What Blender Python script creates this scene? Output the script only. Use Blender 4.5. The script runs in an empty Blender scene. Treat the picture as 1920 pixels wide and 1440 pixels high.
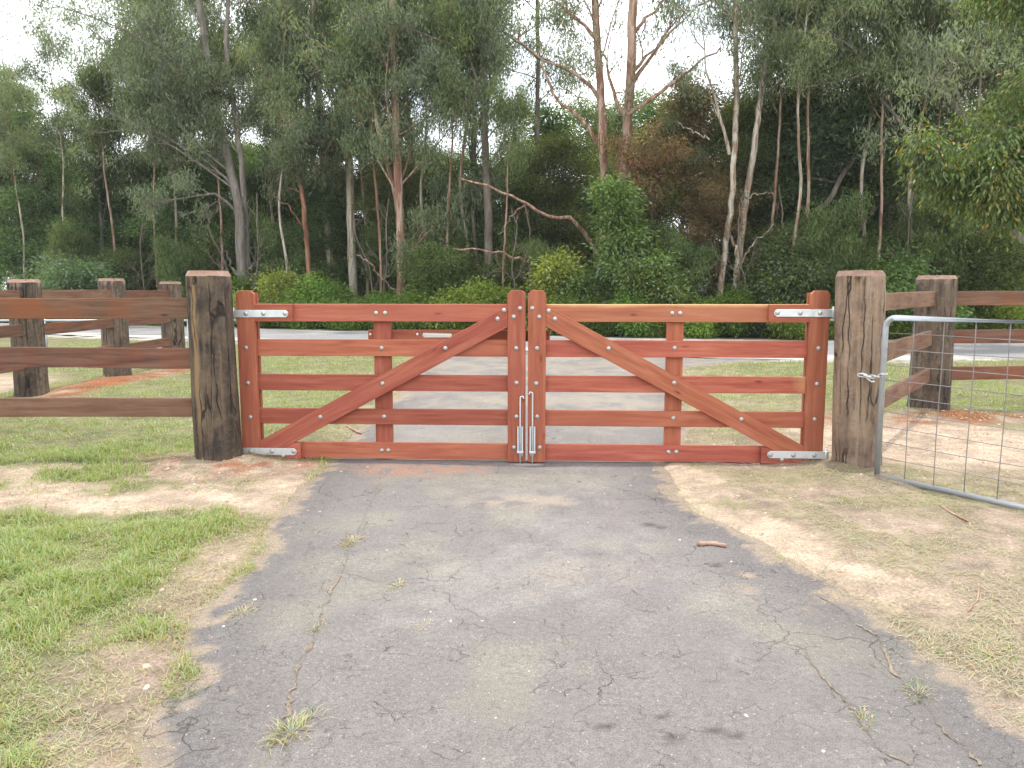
import bpy, math
import numpy as np

# ---------------------------------------------------------------- camera, sky, sun, exposure
scene = bpy.context.scene
COL = scene.collection
FPX, CAMH, PITCH = 1442.0, 1.45, math.atan(177 / 1442.0)
cam_d = bpy.data.cameras.new('camera')
cam = bpy.data.objects.new('camera', cam_d)
COL.objects.link(cam)
cam.location = (0, 0, CAMH)
cam.rotation_euler = (math.pi / 2 - PITCH, 0, 0)
cam_d.sensor_width = 36.0
cam_d.lens = 36.0 * FPX / 1920.0
cam_d.clip_start, cam_d.clip_end = 0.05, 2000
scene.camera = cam

SUN_EL, SUN_AZ = math.radians(84), math.radians(25)      # high, slightly beyond the gate
world = bpy.data.worlds.new('World')
scene.world = world
world.use_nodes = True
wn, wl = world.node_tree.nodes, world.node_tree.links
wn.clear()
w_out = wn.new('ShaderNodeOutputWorld')
w_bg = wn.new('ShaderNodeBackground')
w_sky = wn.new('ShaderNodeTexSky')
w_sky.sky_type = 'NISHITA'
w_sky.sun_disc = False
w_sky.sun_elevation = SUN_EL
w_sky.sun_rotation = SUN_AZ
w_sky.dust_density = 4.0
w_sky.air_density = 1.0
w_tc = wn.new('ShaderNodeTexCoord')
w_no = wn.new('ShaderNodeTexNoise')
w_no.inputs['Scale'].default_value = 3.2
w_no.inputs['Detail'].default_value = 7
w_no.inputs['Roughness'].default_value = 0.6
w_rp = wn.new('ShaderNodeValToRGB')
w_rp.color_ramp.elements[0].position = 0.30
w_rp.color_ramp.elements[1].position = 0.52
w_mx = wn.new('ShaderNodeMix')
w_mx.data_type = 'RGBA'
w_mx.inputs[7].default_value = (14.6, 15.1, 15.8, 1)         # thin bright cloud
wl.new(w_tc.outputs['Generated'], w_no.inputs['Vector'])
wl.new(w_no.outputs['Fac'], w_rp.inputs['Fac'])
wl.new(w_rp.outputs['Color'], w_mx.inputs[0])
wl.new(w_sky.outputs['Color'], w_mx.inputs[6])
wl.new(w_mx.outputs[2], w_bg.inputs['Color'])
w_bg.inputs['Strength'].default_value = 0.13
wl.new(w_bg.outputs['Background'], w_out.inputs['Surface'])

sun_d = bpy.data.lights.new('sun', 'SUN')
sun_d.energy = 2.4
sun_d.angle = math.radians(1.5)
sun_d.color = (1.0, 0.96, 0.89)
sun = bpy.data.objects.new('sun', sun_d)
COL.objects.link(sun)
sun.rotation_euler = (math.radians(90) - SUN_EL, 0, math.pi - SUN_AZ)
sun.location = (0, 0, 40)

scene.view_settings.view_transform = 'Standard'
scene.view_settings.look = 'None'
scene.view_settings.gamma = 1.0
scene.view_settings.exposure = 0.48
scene.render.engine = 'CYCLES'
scene.cycles.max_bounces = 7
scene.cycles.diffuse_bounces = 4
scene.cycles.glossy_bounces = 2
scene.cycles.transmission_bounces = 4
scene.cycles.caustics_reflective = False
scene.cycles.caustics_refractive = False
scene.cycles.use_adaptive_sampling = True
scene.cycles.adaptive_threshold = 0.03
scene.cycles.use_denoising = True
try:
    scene.cycles.denoiser = 'OPENIMAGEDENOISE'
except Exception:
    pass

# ---------------------------------------------------------------- helpers
R = math.radians
CT, ST = math.cos(PITCH), math.sin(PITCH)


def at(u, v, Y=None, z=None):
    """photo pixel -> world point on the vertical plane y=Y or at height z"""
    a, b = (u - 960) / FPX, -(v - 720) / FPX
    dy, dz = CT + b * ST, -ST + b * CT
    t = Y / dy if Y is not None else (z - CAMH) / dz
    return np.array((a * t, dy * t, CAMH + dz * t))


def hash2(ix, iy, seed):
    h = (ix.astype(np.int64) * 374761393 + iy.astype(np.int64) * 668265263 + seed * 1442695041) & 0x7fffffff
    h = ((h ^ (h >> 13)) * 1274126177) & 0x7fffffff
    return ((h ^ (h >> 16)) & 0xffff) / 65535.0


def vnoise(x, y, seed=0):
    ix, iy = np.floor(x), np.floor(y)
    fx, fy = x - ix, y - iy
    fx, fy = fx * fx * (3 - 2 * fx), fy * fy * (3 - 2 * fy)
    a, b = hash2(ix, iy, seed), hash2(ix + 1, iy, seed)
    c, d = hash2(ix, iy + 1, seed), hash2(ix + 1, iy + 1, seed)
    return (a * (1 - fx) + b * fx) * (1 - fy) + (c * (1 - fx) + d * fx) * fy


def fbm(x, y, seed=0, octv=4):
    s, a, f, n = 0, 0.5, 1.0, 0
    for o in range(octv):
        s = s + a * vnoise(x * f + 17.3 * o, y * f - 9.1 * o, seed + o)
        n += a
        a *= 0.5
        f *= 2.03
    return s / n


def sstep(x, a, b):
    t = np.clip((x - a) / (b - a), 0, 1)
    return t * t * (3 - 2 * t)


def mesh_np(name, V, Q, tint=None, mat=None, smooth=False, T=None):
    """quads Q (n,4), triangles T (m,3)"""
    me = bpy.data.meshes.new(name)
    V = np.asarray(V, np.float32)
    Q = np.asarray(Q, np.int32).reshape(-1, 4)
    nT = 0 if T is None else len(T)
    me.vertices.add(len(V))
    me.vertices.foreach_set('co', V.ravel())
    li = Q.ravel()
    starts = np.arange(len(Q)) * 4
    tot = np.full(len(Q), 4)
    if nT:
        T = np.asarray(T, np.int32)
        starts = np.concatenate([starts, len(li) + np.arange(nT) * 3])
        tot = np.concatenate([tot, np.full(nT, 3)])
        li = np.concatenate([li, T.ravel()])
    me.loops.add(len(li))
    me.loops.foreach_set('vertex_index', li.astype(np.int32))
    me.polygons.add(len(Q) + nT)
    me.polygons.foreach_set('loop_start', starts.astype(np.int32))
    me.polygons.foreach_set('loop_total', tot.astype(np.int32))
    if smooth:
        me.polygons.foreach_set('use_smooth', np.ones(len(Q) + nT, bool))
    if tint is not None:
        ca = me.color_attributes.new('tint', 'FLOAT_COLOR', 'POINT')
        c = np.ones((len(V), 4), np.float32)
        c[:, :3] = tint
        ca.data.foreach_set('color', c.ravel())
    me.update(calc_edges=True)
    me.validate()
    if mat is not None:
        for m in (mat if isinstance(mat, (list, tuple)) else [mat]):
            me.materials.append(m)
    return me


def link(name, me, parent=None, loc=(0, 0, 0), rot=(0, 0, 0), label=None, cat=None, group=None, kind=None):
    o = bpy.data.objects.new(name, me)
    COL.objects.link(o)
    o.parent = parent
    o.location = loc
    o.rotation_euler = rot
    if label:
        o['label'] = label
    if cat:
        o['category'] = cat
    if group:
        o['group'] = group
    if kind:
        o['kind'] = kind
    return o


def copy_tree(o, parent=None):
    c = o.copy()
    COL.objects.link(c)
    c.parent = parent
    for ch in list(o.children):
        copy_tree(ch, c)
    return c


class MB:
    """collects polygons of any size into one mesh"""
    def __init__(self):
        self.v, self.f, self.m = [], [], []

    def add(self, vs, fs, mi=0):
        n = len(self.v)
        self.v += [tuple(map(float, p)) for p in vs]
        self.f += [tuple(i + n for i in f) for f in fs]
        self.m += [mi] * len(fs)
        return self

    def prism(self, poly, y0, y1, bev=0.0):
        """polygon in (x,z), extruded from y0 (front) to y1, front edge bevelled"""
        n = len(poly)
        c = np.mean(np.array(poly), 0)
        if bev:
            inner = []
            P = np.array(poly, float)
            for i in range(n):
                a, b, d = P[i - 1], P[i], P[(i + 1) % n]
                e1, e2 = (b - a), (d - b)
                e1, e2 = e1 / np.linalg.norm(e1), e2 / np.linalg.norm(e2)
                n1, n2 = np.array((-e1[1], e1[0])), np.array((-e2[1], e2[0]))
                k = n1 + n2
                k = k / max(0.3, np.dot(k, n1))
                if np.dot(c - b, k) < 0:
                    k = -k
                inner.append(b + k * bev)
            vs = [(p[0], y0, p[1]) for p in inner] + [(p[0], y0 + bev, p[1]) for p in poly] \
                + [(p[0], y1 - bev, p[1]) for p in poly] + [(p[0], y1, p[1]) for p in inner]
            fs = [tuple(range(n)), tuple(range(4 * n - 1, 3 * n - 1, -1))]
            for r in range(3):
                for i in range(n):
                    j = (i + 1) % n
                    fs.append((r * n + j, r * n + i, (r + 1) * n + i, (r + 1) * n + j))
        else:
            vs = [(p[0], y0, p[1]) for p in poly] + [(p[0], y1, p[1]) for p in poly]
            fs = [tuple(range(n)), tuple(range(2 * n - 1, n - 1, -1))]
            for i in range(n):
                j = (i + 1) % n
                fs.append((j, i, n + i, n + j))
        return self.add(vs, fs)

    def tube(self, pts, rad, sides=10, cap=True):
        P = np.array(pts, float)
        V, Q = tubes(P[None], np.broadcast_to(np.asarray(rad, float), (1, len(P))), sides)
        fs = [tuple(q) for q in Q]
        if cap:
            k = len(P)
            fs.append(tuple(range(sides - 1, -1, -1)))
            fs.append(tuple((k - 1) * sides + i for i in range(sides)))
        return self.add(V, fs)

    def lathe(self, prof, axis='z', sides=16, org=(0, 0, 0)):
        """prof: list of (r, h); closed with caps"""
        vs = []
        for r, h in prof:
            for i in range(sides):
                a = 2 * math.pi * i / sides
                p = (r * math.cos(a), r * math.sin(a), h)
                if axis == 'y':                # h grows towards -y (to the camera)
                    p = (p[0], -p[2], p[1])
                vs.append((p[0] + org[0], p[1] + org[1], p[2] + org[2]))
        fs = []
        for k in range(len(prof) - 1):
            for i in range(sides):
                j = (i + 1) % sides
                fs.append((k * sides + i, k * sides + j, (k + 1) * sides + j, (k + 1) * sides + i))
        fs.append(tuple(range(sides - 1, -1, -1)))
        fs.append(tuple((len(prof) - 1) * sides + i for i in range(sides)))
        return self.add(vs, fs)

    def mesh(self, name, mats, smooth=False):
        me = bpy.data.meshes.new(name)
        me.from_pydata(self.v, [], self.f)
        for m in (mats if isinstance(mats, (list, tuple)) else [mats]):
            me.materials.append(m)
        for p, mi in zip(me.polygons, self.m):
            p.material_index = mi
            p.use_smooth = smooth
        me.validate()
        me.update()
        return me


def tubes(P, Rr, sides):
    """P (M,k,3) polylines, Rr (M,k) radii -> verts, quads"""
    M, k, _ = P.shape
    T = np.gradient(P, axis=1)
    T /= np.linalg.norm(T, axis=2, keepdims=True) + 1e-9
    ref = np.where(np.abs(T[:, :1, 2:3]) > 0.9, np.array((1.0, 0, 0)), np.array((0, 0, 1.0)))
    ref = np.broadcast_to(ref, T.shape)
    A = np.cross(T, ref)
    A /= np.linalg.norm(A, axis=2, keepdims=True) + 1e-9
    B = np.cross(T, A)
    ang = np.arange(sides) * 2 * np.pi / sides
    ring = A[:, :, None] * np.cos(ang)[None, None, :, None] + B[:, :, None] * np.sin(ang)[None, None, :, None]
    V = P[:, :, None] + ring * np.asarray(Rr)[:, :, None, None]
    base = (np.arange(M) * k * sides)[:, None, None]
    r = (np.arange(k - 1) * sides)[None, :, None]
    i = np.arange(sides)[None, None, :]
    j = (i + 1) % sides
    Q = np.stack([base + r + i, base + r + j, base + r + sides + j, base + r + sides + i], -1)
    return V.reshape(-1, 3), Q.reshape(-1, 4)


# ---------------------------------------------------------------- materials
def mat_new(name):
    m = bpy.data.materials.new(name)
    m.use_nodes = True
    nt = m.node_tree
    nt.nodes.clear()
    out = nt.nodes.new('ShaderNodeOutputMaterial')
    b = nt.nodes.new('ShaderNodeBsdfPrincipled')
    nt.links.new(b.outputs[0], out.inputs['Surface'])
    return m, nt, b, out


def N(nt, typ, **kw):
    n = nt.nodes.new('ShaderNode' + typ)
    for k, v in kw.items():
        if k.startswith('i_'):
            n.inputs[k[2:].replace('_', ' ')].default_value = v
        else:
            setattr(n, k, v)
    return n


def noise(nt, vec, scale, detail=5, rough=0.55, dist=0.0):
    n = N(nt, 'TexNoise')
    n.inputs['Scale'].default_value = scale
    n.inputs['Detail'].default_value = detail
    n.inputs['Roughness'].default_value = rough
    n.inputs['Distortion'].default_value = dist
    if vec is not None:
        nt.links.new(vec, n.inputs['Vector'])
    return n.outputs['Fac']


def ramp(nt, fac, stops):
    r = N(nt, 'ValToRGB')
    cr = r.color_ramp
    while len(cr.elements) < len(stops):
        cr.elements.new(0.5)
    for e, (p, c) in zip(cr.elements, stops):
        e.position = p
        e.color = (c, c, c, 1) if isinstance(c, (int, float)) else (*c, 1)
    nt.links.new(fac, r.inputs['Fac'])
    return r.outputs['Color']


def mix(nt, fac, a, b, mode='MIX'):
    m = N(nt, 'Mix', data_type='RGBA', blend_type=mode)
    for sock, val in ((m.inputs[0], fac), (m.inputs[6], a), (m.inputs[7], b)):
        if hasattr(val, 'links') or hasattr(val, 'is_linked'):
            nt.links.new(val, sock)
        else:
            sock.default_value = val if isinstance(val, (int, float)) else (*val, 1)
    return m.outputs[2]


def mathn(nt, op, a, b=None):
    m = N(nt, 'Math', operation=op)
    for i, val in enumerate((a, b)):
        if val is None:
            continue
        if hasattr(val, 'is_linked'):
            nt.links.new(val, m.inputs[i])
        else:
            m.inputs[i].default_value = val
    return m.outputs[0]


def bump(nt, b, h, strength, dist=0.01):
    n = N(nt, 'Bump')
    n.inputs['Strength'].default_value = strength
    n.inputs['Distance'].default_value = dist
    nt.links.new(h, n.inputs['Height'])
    nt.links.new(n.outputs[0], b.inputs['Normal'])


def obj_coords(nt, scale, rand=40.0):
    tc = N(nt, 'TexCoord')
    oi = N(nt, 'ObjectInfo')
    add = N(nt, 'VectorMath', operation='ADD')
    mul = mathn(nt, 'MULTIPLY', oi.outputs['Random'], rand)
    nt.links.new(tc.outputs['Object'], add.inputs[0])
    nt.links.new(mul, add.inputs[1])
    mp = N(nt, 'Mapping')
    mp.inputs['Scale'].default_value = scale
    nt.links.new(add.outputs[0], mp.inputs['Vector'])
    return mp.outputs[0], oi.outputs['Random'], add.outputs[0], tc.outputs['Object']


def wood_mat(name, stops, patch, sap=None, rough=0.66, blot=0.5):
    stops = [(p_, tuple(c * 0.88 for c in k_)) for p_, k_ in stops]
    patch = tuple(c * 0.88 for c in patch)
    m, nt, b, _ = mat_new(name)
    vec, rnd, raw, oc = obj_coords(nt, (1.1, 16, 16))
    g = noise(nt, vec, 1.6, 7, 0.6, 0.6)
    fine = noise(nt, vec, 7, 4, 0.6)
    col = ramp(nt, g, stops)
    col = mix(nt, mathn(nt, 'MULTIPLY', fine, 0.35), col, tuple(c * 0.55 for c in stops[0][1]))
    big = noise(nt, raw, 2.3, 4, 0.6)
    col = mix(nt, ramp(nt, big, [(0.48, 0), (0.72, blot)]), col, patch)
    kv = N(nt, 'Mapping')
    kv.inputs['Scale'].default_value = (2.2, 7, 7)
    nt.links.new(raw, kv.inputs['Vector'])
    kn = N(nt, 'TexVoronoi')
    kn.inputs['Scale'].default_value = 1.0
    nt.links.new(kv.outputs[0], kn.inputs['Vector'])
    col = mix(nt, ramp(nt, kn.outputs['Distance'], [(0.03, 0.75), (0.10, 0.0)]), col, tuple(c * 0.35 for c in stops[0][1]))
    tone = N(nt, 'HueSaturation')
    mr = N(nt, 'MapRange')
    mr.inputs['To Min'].default_value = 0.84
    mr.inputs['To Max'].default_value = 1.14
    nt.links.new(rnd, mr.inputs['Value'])
    nt.links.new(mr.outputs[0], tone.inputs['Value'])
    mh = N(nt, 'MapRange')
    mh.inputs['To Min'].default_value = 0.490
    mh.inputs['To Max'].default_value = 0.506
    nt.links.new(mathn(nt, 'FRACT', mathn(nt, 'MULTIPLY', rnd, 7.31)), mh.inputs['Value'])
    nt.links.new(mh.outputs[0], tone.inputs['Hue'])
    nt.links.new(col, tone.inputs['Color'])
    col = tone.outputs['Color']
    if sap:
        axis, lo, hi, scol, amp = sap
        sx = N(nt, 'SeparateXYZ')
        nt.links.new(oc, sx.inputs[0])
        wob = mathn(nt, 'MULTIPLY', noise(nt, oc, 2.2, 3), amp)
        val = mathn(nt, 'ADD', sx.outputs[axis], wob)
        mr2 = N(nt, 'MapRange')
        mr2.inputs['From Min'].default_value = lo
        mr2.inputs['From Max'].default_value = hi
        nt.links.new(val, mr2.inputs['Value'])
        col = mix(nt, mr2.outputs[0], col, mix(nt, fine, scol, tuple(c * 0.75 for c in scol)))
    nt.links.new(col, b.inputs['Base Color'])
    b.inputs['Roughness'].default_value = rough
    b.inputs['Specular IOR Level'].default_value = 0.2
    bump(nt, b, mathn(nt, 'ADD', g, fine), 0.25, 0.004)
    return m


GATE_STOPS = [(0.28, (0.30, 0.078, 0.046)), (0.50, (0.445, 0.140, 0.081)), (0.72, (0.57, 0.222, 0.130))]
LIGHT_STOPS = [(0.28, (0.42, 0.135, 0.075)), (0.50, (0.53, 0.195, 0.108)), (0.72, (0.62, 0.265, 0.15))]
M_gate = wood_mat('red_gate_timber', GATE_STOPS, (0.37, 0.105, 0.070), blot=0.8)
M_gate_light = wood_mat('orange_gate_timber', LIGHT_STOPS, (0.47, 0.155, 0.092), blot=0.6)
M_gate_top = wood_mat('red_gate_timber_sap_edge', LIGHT_STOPS, (0.48, 0.185, 0.11), sap=(2, 0.072, 0.10, (0.72, 0.44, 0.21), 0.055))
M_gate_end = wood_mat('red_gate_timber_sap_end', GATE_STOPS, (0.48, 0.185, 0.11), sap=(0, 1.12, 1.28, (0.72, 0.44, 0.21), 0.35))
RAIL_STOPS = [(0.28, (0.115, 0.058, 0.040)), (0.50, (0.22, 0.120, 0.080)), (0.78, (0.33, 0.20, 0.14))]
M_rail = wood_mat('rough_sawn_rail', RAIL_STOPS, (0.30, 0.10, 0.045), rough=0.8, blot=0.75)
M_rail_grey = wood_mat('rough_sawn_rail_dusty', RAIL_STOPS, (0.26, 0.17, 0.11), rough=0.85, blot=0.7)
M_cut = wood_mat('fresh_cut_end_grain', [(0.3, (0.26, 0.16, 0.12)), (0.55, (0.38, 0.25, 0.19)), (0.75, (0.48, 0.33, 0.25))], (0.34, 0.25, 0.19), rough=0.85)


def post_mat(name, stops, streak, stripe=None):
    stops = [(p_, tuple(c * 0.88 for c in k_)) for p_, k_ in stops]
    streak = tuple(c * 0.88 for c in streak)
    m, nt, b, _ = mat_new(name)
    vec, rnd, raw, oc = obj_coords(nt, (9, 9, 0.75))
    g = noise(nt, vec, 1.5, 8, 0.65, 0.8)
    vec2 = N(nt, 'Mapping')
    vec2.inputs['Scale'].default_value = (26, 26, 1.7)
    nt.links.new(raw, vec2.inputs['Vector'])
    f = noise(nt, vec2.outputs[0], 1.0, 6, 0.65)
    col = ramp(nt, g, stops)
    lines_ = mix(nt, ramp(nt, noise(nt, raw, 5.5, 4, 0.6), [(0.40, 0), (0.60, 1)]), (0, 0, 0), ramp(nt, f, [(0.40, 0.85), (0.54, 0.0)]))
    col = mix(nt, lines_, col, streak)
    grime = noise(nt, raw, 11.0, 7, 0.75, 1.2)
    col = mix(nt, ramp(nt, grime, [(0.50, 0), (0.68, 0.55)]), col, stops[-1][1])
    col = mix(nt, ramp(nt, grime, [(0.30, 0.6), (0.44, 0)]), col, streak)
    big = noise(nt, raw, 4.0, 5, 0.65)
    col = mix(nt, ramp(nt, big, [(0.55, 0), (0.72, 0.65)]), col, stops[-1][1])
    big2 = noise(nt, raw, 1.9, 5, 0.7)
    col = mix(nt, ramp(nt, big2, [(0.52, 0), (0.66, 0.7)]), col, streak)
    if stripe:
        x0, scol = stripe
        sx = N(nt, 'SeparateXYZ')
        nt.links.new(oc, sx.inputs[0])
        w = mathn(nt, 'ADD', sx.outputs[0], mathn(nt, 'MULTIPLY', mathn(nt, 'SUBTRACT', noise(nt, oc, 3.0, 4), 0.5), 0.07))
        d = mathn(nt, 'ABSOLUTE', mathn(nt, 'SUBTRACT', w, x0))
        lo = mathn(nt, 'SUBTRACT', 1.3, sx.outputs[2])
        msk = ramp(nt, mathn(nt, 'MULTIPLY', d, 10), [(0.12, 0.85), (0.30, 0)])
        msk = mix(nt, ramp(nt, sx.outputs[2], [(0.15, 0.15), (0.75, 1)]), (0, 0, 0), msk)
        col = mix(nt, msk, col, mix(nt, f, scol, tuple(c * 0.5 for c in scol)))
    sv = N(nt, 'Mapping')
    sv.inputs['Scale'].default_value = (9, 9, 0.55)
    nt.links.new(raw, sv.inputs['Vector'])
    wv = N(nt, 'VectorMath', operation='ADD')
    nz = N(nt, 'TexNoise')
    nz.inputs['Scale'].default_value = 6.0
    nt.links.new(raw, nz.inputs['Vector'])
    sc_ = N(nt, 'VectorMath', operation='SCALE')
    sc_.inputs['Scale'].default_value = 0.35
    nt.links.new(nz.outputs['Color'], sc_.inputs[0])
    nt.links.new(sv.outputs[0], wv.inputs[0])
    nt.links.new(sc_.outputs[0], wv.inputs[1])
    sp = N(nt, 'TexVoronoi', feature='DISTANCE_TO_EDGE')
    sp.inputs['Scale'].default_value = 1.0
    nt.links.new(wv.outputs[0], sp.inputs['Vector'])
    split = mathn(nt, 'MULTIPLY', ramp(nt, sp.outputs['Distance'], [(0.008, 1), (0.035, 0)]), ramp(nt, noise(nt, raw, 2.7, 3), [(0.44, 0), (0.56, 1)]))
    col = mix(nt, mathn(nt, 'MULTIPLY', split, 0.85), col, (0.02, 0.016, 0.014))
    nt.links.new(col, b.inputs['Base Color'])
    b.inputs['Roughness'].default_value = 0.85
    b.inputs['Specular IOR Level'].default_value = 0.25
    bump(nt, b, mathn(nt, 'SUBTRACT', mathn(nt, 'ADD', mathn(nt, 'ADD', g, f), grime), mathn(nt, 'MULTIPLY', split, 2.0)), 0.8, 0.014)
    return m


M_postA = post_mat('dark_weathered_post', [(0.30, (0.045, 0.037, 0.032)), (0.5, (0.112, 0.085, 0.063)), (0.72, (0.23, 0.165, 0.105))], (0.036, 0.032, 0.031), (-0.085, (0.40, 0.26, 0.13)))
M_postB = post_mat('grey_brown_post', [(0.30, (0.19, 0.135, 0.10)), (0.5, (0.32, 0.228, 0.155)), (0.75, (0.43, 0.32, 0.23))], (0.15, 0.105, 0.08))
M_postC = post_mat('brown_fence_post', [(0.30, (0.075, 0.056, 0.043)), (0.5, (0.15, 0.112, 0.082)), (0.75, (0.27, 0.20, 0.14))], (0.045, 0.036, 0.032))


def metal_mat(name, c, rough, metallic=0.75):
    c = tuple(k * 0.88 for k in c)
    m, nt, b, _ = mat_new(name)
    tc = N(nt, 'TexCoord')
    n = noise(nt, tc.outputs['Object'], 14, 5, 0.6)
    nt.links.new(ramp(nt, n, [(0.3, tuple(k * 0.82 for k in c)), (0.7, c)]), b.inputs['Base Color'])
    b.inputs['Metallic'].default_value = metallic
    nt.links.new(ramp(nt, n, [(0.3, rough + 0.1), (0.7, rough - 0.06)]), b.inputs['Roughness'])
    return m


M_zinc = metal_mat('bright_zinc', (0.80, 0.84, 0.85), 0.42, 0.6)
M_bolt = metal_mat('dull_zinc_bolt', (0.55, 0.54, 0.51), 0.5, 0.7)
M_pipe = metal_mat('galvanised_pipe', (0.52, 0.56, 0.60), 0.45, 0.6)
M_wire = metal_mat('galvanised_wire', (0.30, 0.29, 0.28), 0.55, 0.5)


def tint_mat(name, kind='leaf', trans=0.35, rough=0.5, gloss=0.06, vary=0.25, gain=1.0):
    """colour from the per-piece tint; leaves let light through"""
    m = bpy.data.materials.new(name)
    m.use_nodes = True
    nt = m.node_tree
    nt.nodes.clear()
    out = N(nt, 'OutputMaterial')
    at_ = N(nt, 'Attribute', attribute_name='tint')
    oi = N(nt, 'ObjectInfo')
    hs = N(nt, 'HueSaturation')
    mr = N(nt, 'MapRange')
    mr.inputs['To Min'].default_value = (1 - vary) * gain
    mr.inputs['To Max'].default_value = (1 + vary) * gain
    nt.links.new(oi.outputs['Random'], mr.inputs['Value'])
    nt.links.new(mr.outputs[0], hs.inputs['Value'])
    mh = N(nt, 'MapRange')
    mh.inputs['To Min'].default_value = 0.482
    mh.inputs['To Max'].default_value = 0.504
    nt.links.new(mathn(nt, 'FRACT', mathn(nt, 'MULTIPLY', oi.outputs['Random'], 13.7)), mh.inputs['Value'])
    nt.links.new(mh.outputs[0], hs.inputs['Hue'])
    nt.links.new(at_.outputs['Color'], hs.inputs['Color'])
    d = N(nt, 'BsdfDiffuse')
    nt.links.new(hs.outputs[0], d.inputs['Color'])
    t = N(nt, 'BsdfTranslucent')
    nt.links.new(mix(nt, 1.0, hs.outputs[0], (1.25, 1.3, 0.7), 'MULTIPLY'), t.inputs['Color'])
    s1 = N(nt, 'MixShader')
    s1.inputs[0].default_value = trans
    nt.links.new(d.outputs[0], s1.inputs[1])
    nt.links.new(t.outputs[0], s1.inputs[2])
    g = N(nt, 'BsdfGlossy')
    g.inputs['Roughness'].default_value = rough
    g.inputs['Color'].default_value = (0.9, 0.95, 1, 1)
    if gloss <= 0:
        nt.links.new(s1.outputs[0], out.inputs['Surface'])
        return m
    s2 = N(nt, 'MixShader')
    s2.inputs[0].default_value = gloss
    nt.links.new(s1.outputs[0], s2.inputs[1])
    nt.links.new(g.outputs[0], s2.inputs[2])
    nt.links.new(s2.outputs[0], out.inputs['Surface'])
    return m


M_leaf = tint_mat('foliage', trans=0.48, gloss=0)
M_leaf_hero = tint_mat('foliage_gum', trans=0.48, gloss=0.04, vary=0.12)
M_grass = tint_mat('grass_blades', trans=0.40, gloss=0.04, rough=0.45, vary=0.0, gain=0.87)
M_straw = tint_mat('dry_straw', trans=0.15, gloss=0.03, vary=0.0, gain=0.87)


def bark_mat(name, stops, strip=None, vs=0.7):
    m, nt, b, _ = mat_new(name)
    vec, rnd, raw, oc = obj_coords(nt, (5, 5, vs))
    g = noise(nt, vec, 1.3, 7, 0.65, 1.0)
    col = ramp(nt, g, stops)
    if strip:
        v2 = N(nt, 'Mapping')
        v2.inputs['Scale'].default_value = (8, 8, 0.35)
        nt.links.new(raw, v2.inputs['Vector'])
        col = mix(nt, ramp(nt, noise(nt, v2.outputs[0], 1.2, 5, 0.6, 0.5), [(0.47, 0), (0.56, 0.9)]), col, strip)
    nt.links.new(col, b.inputs['Base Color'])
    b.inputs['Roughness'].default_value = 0.8
    b.inputs['Specular IOR Level'].default_value = 0.2
    bump(nt, b, g, 0.6, 0.03)
    return m


B_pale = bark_mat('pale_gum_bark', [(0.3, (0.24, 0.20, 0.15)), (0.5, (0.42, 0.375, 0.30)), (0.7, (0.56, 0.52, 0.44))], (0.22, 0.135, 0.085))
B_pink = bark_mat('pinkish_gum_bark', [(0.3, (0.20, 0.125, 0.09)), (0.5, (0.36, 0.25, 0.185)), (0.7, (0.52, 0.42, 0.34))], (0.20, 0.095, 0.06))
B_grey = bark_mat('grey_bark', [(0.3, (0.10, 0.085, 0.07)), (0.5, (0.19, 0.165, 0.14)), (0.7, (0.30, 0.27, 0.24))])
B_red = bark_mat('red_stringy_bark', [(0.3, (0.12, 0.055, 0.033)), (0.5, (0.24, 0.115, 0.065)), (0.7, (0.36, 0.21, 0.13))])
B_brown = bark_mat('dull_brown_bark', [(0.3, (0.085, 0.066, 0.05)), (0.55, (0.17, 0.14, 0.11)), (0.75, (0.28, 0.25, 0.21))])


def ground_mat(name, scale_fine, bump_s, rough=0.95, speck=0.35):
    m, nt, b, _ = mat_new(name)
    a = N(nt, 'Attribute', attribute_name='tint')
    tc = N(nt, 'TexCoord')
    o = tc.outputs['Object']
    n1 = noise(nt, o, scale_fine, 6, 0.7)
    n2 = noise(nt, o, scale_fine * 0.17, 5, 0.65)
    col = mix(nt, 1.0, a.outputs['Color'], ramp(nt, n1, [(0.28, 1 - speck), (0.5, 1.0), (0.75, 1 + speck)]), 'MULTIPLY')
    col = mix(nt, 1.0, col, ramp(nt, n2, [(0.3, 0.82), (0.7, 1.15)]), 'MULTIPLY')
    nt.links.new(col, b.inputs['Base Color'])
    b.inputs['Roughness'].default_value = rough
    b.inputs['Specular IOR Level'].default_value = 0.15
    bump(nt, b, mathn(nt, 'ADD', n1, n2), bump_s, 0.02)
    return m


M_ground = ground_mat('soil_and_turf', 60, 1.0, speck=0.5)


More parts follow.
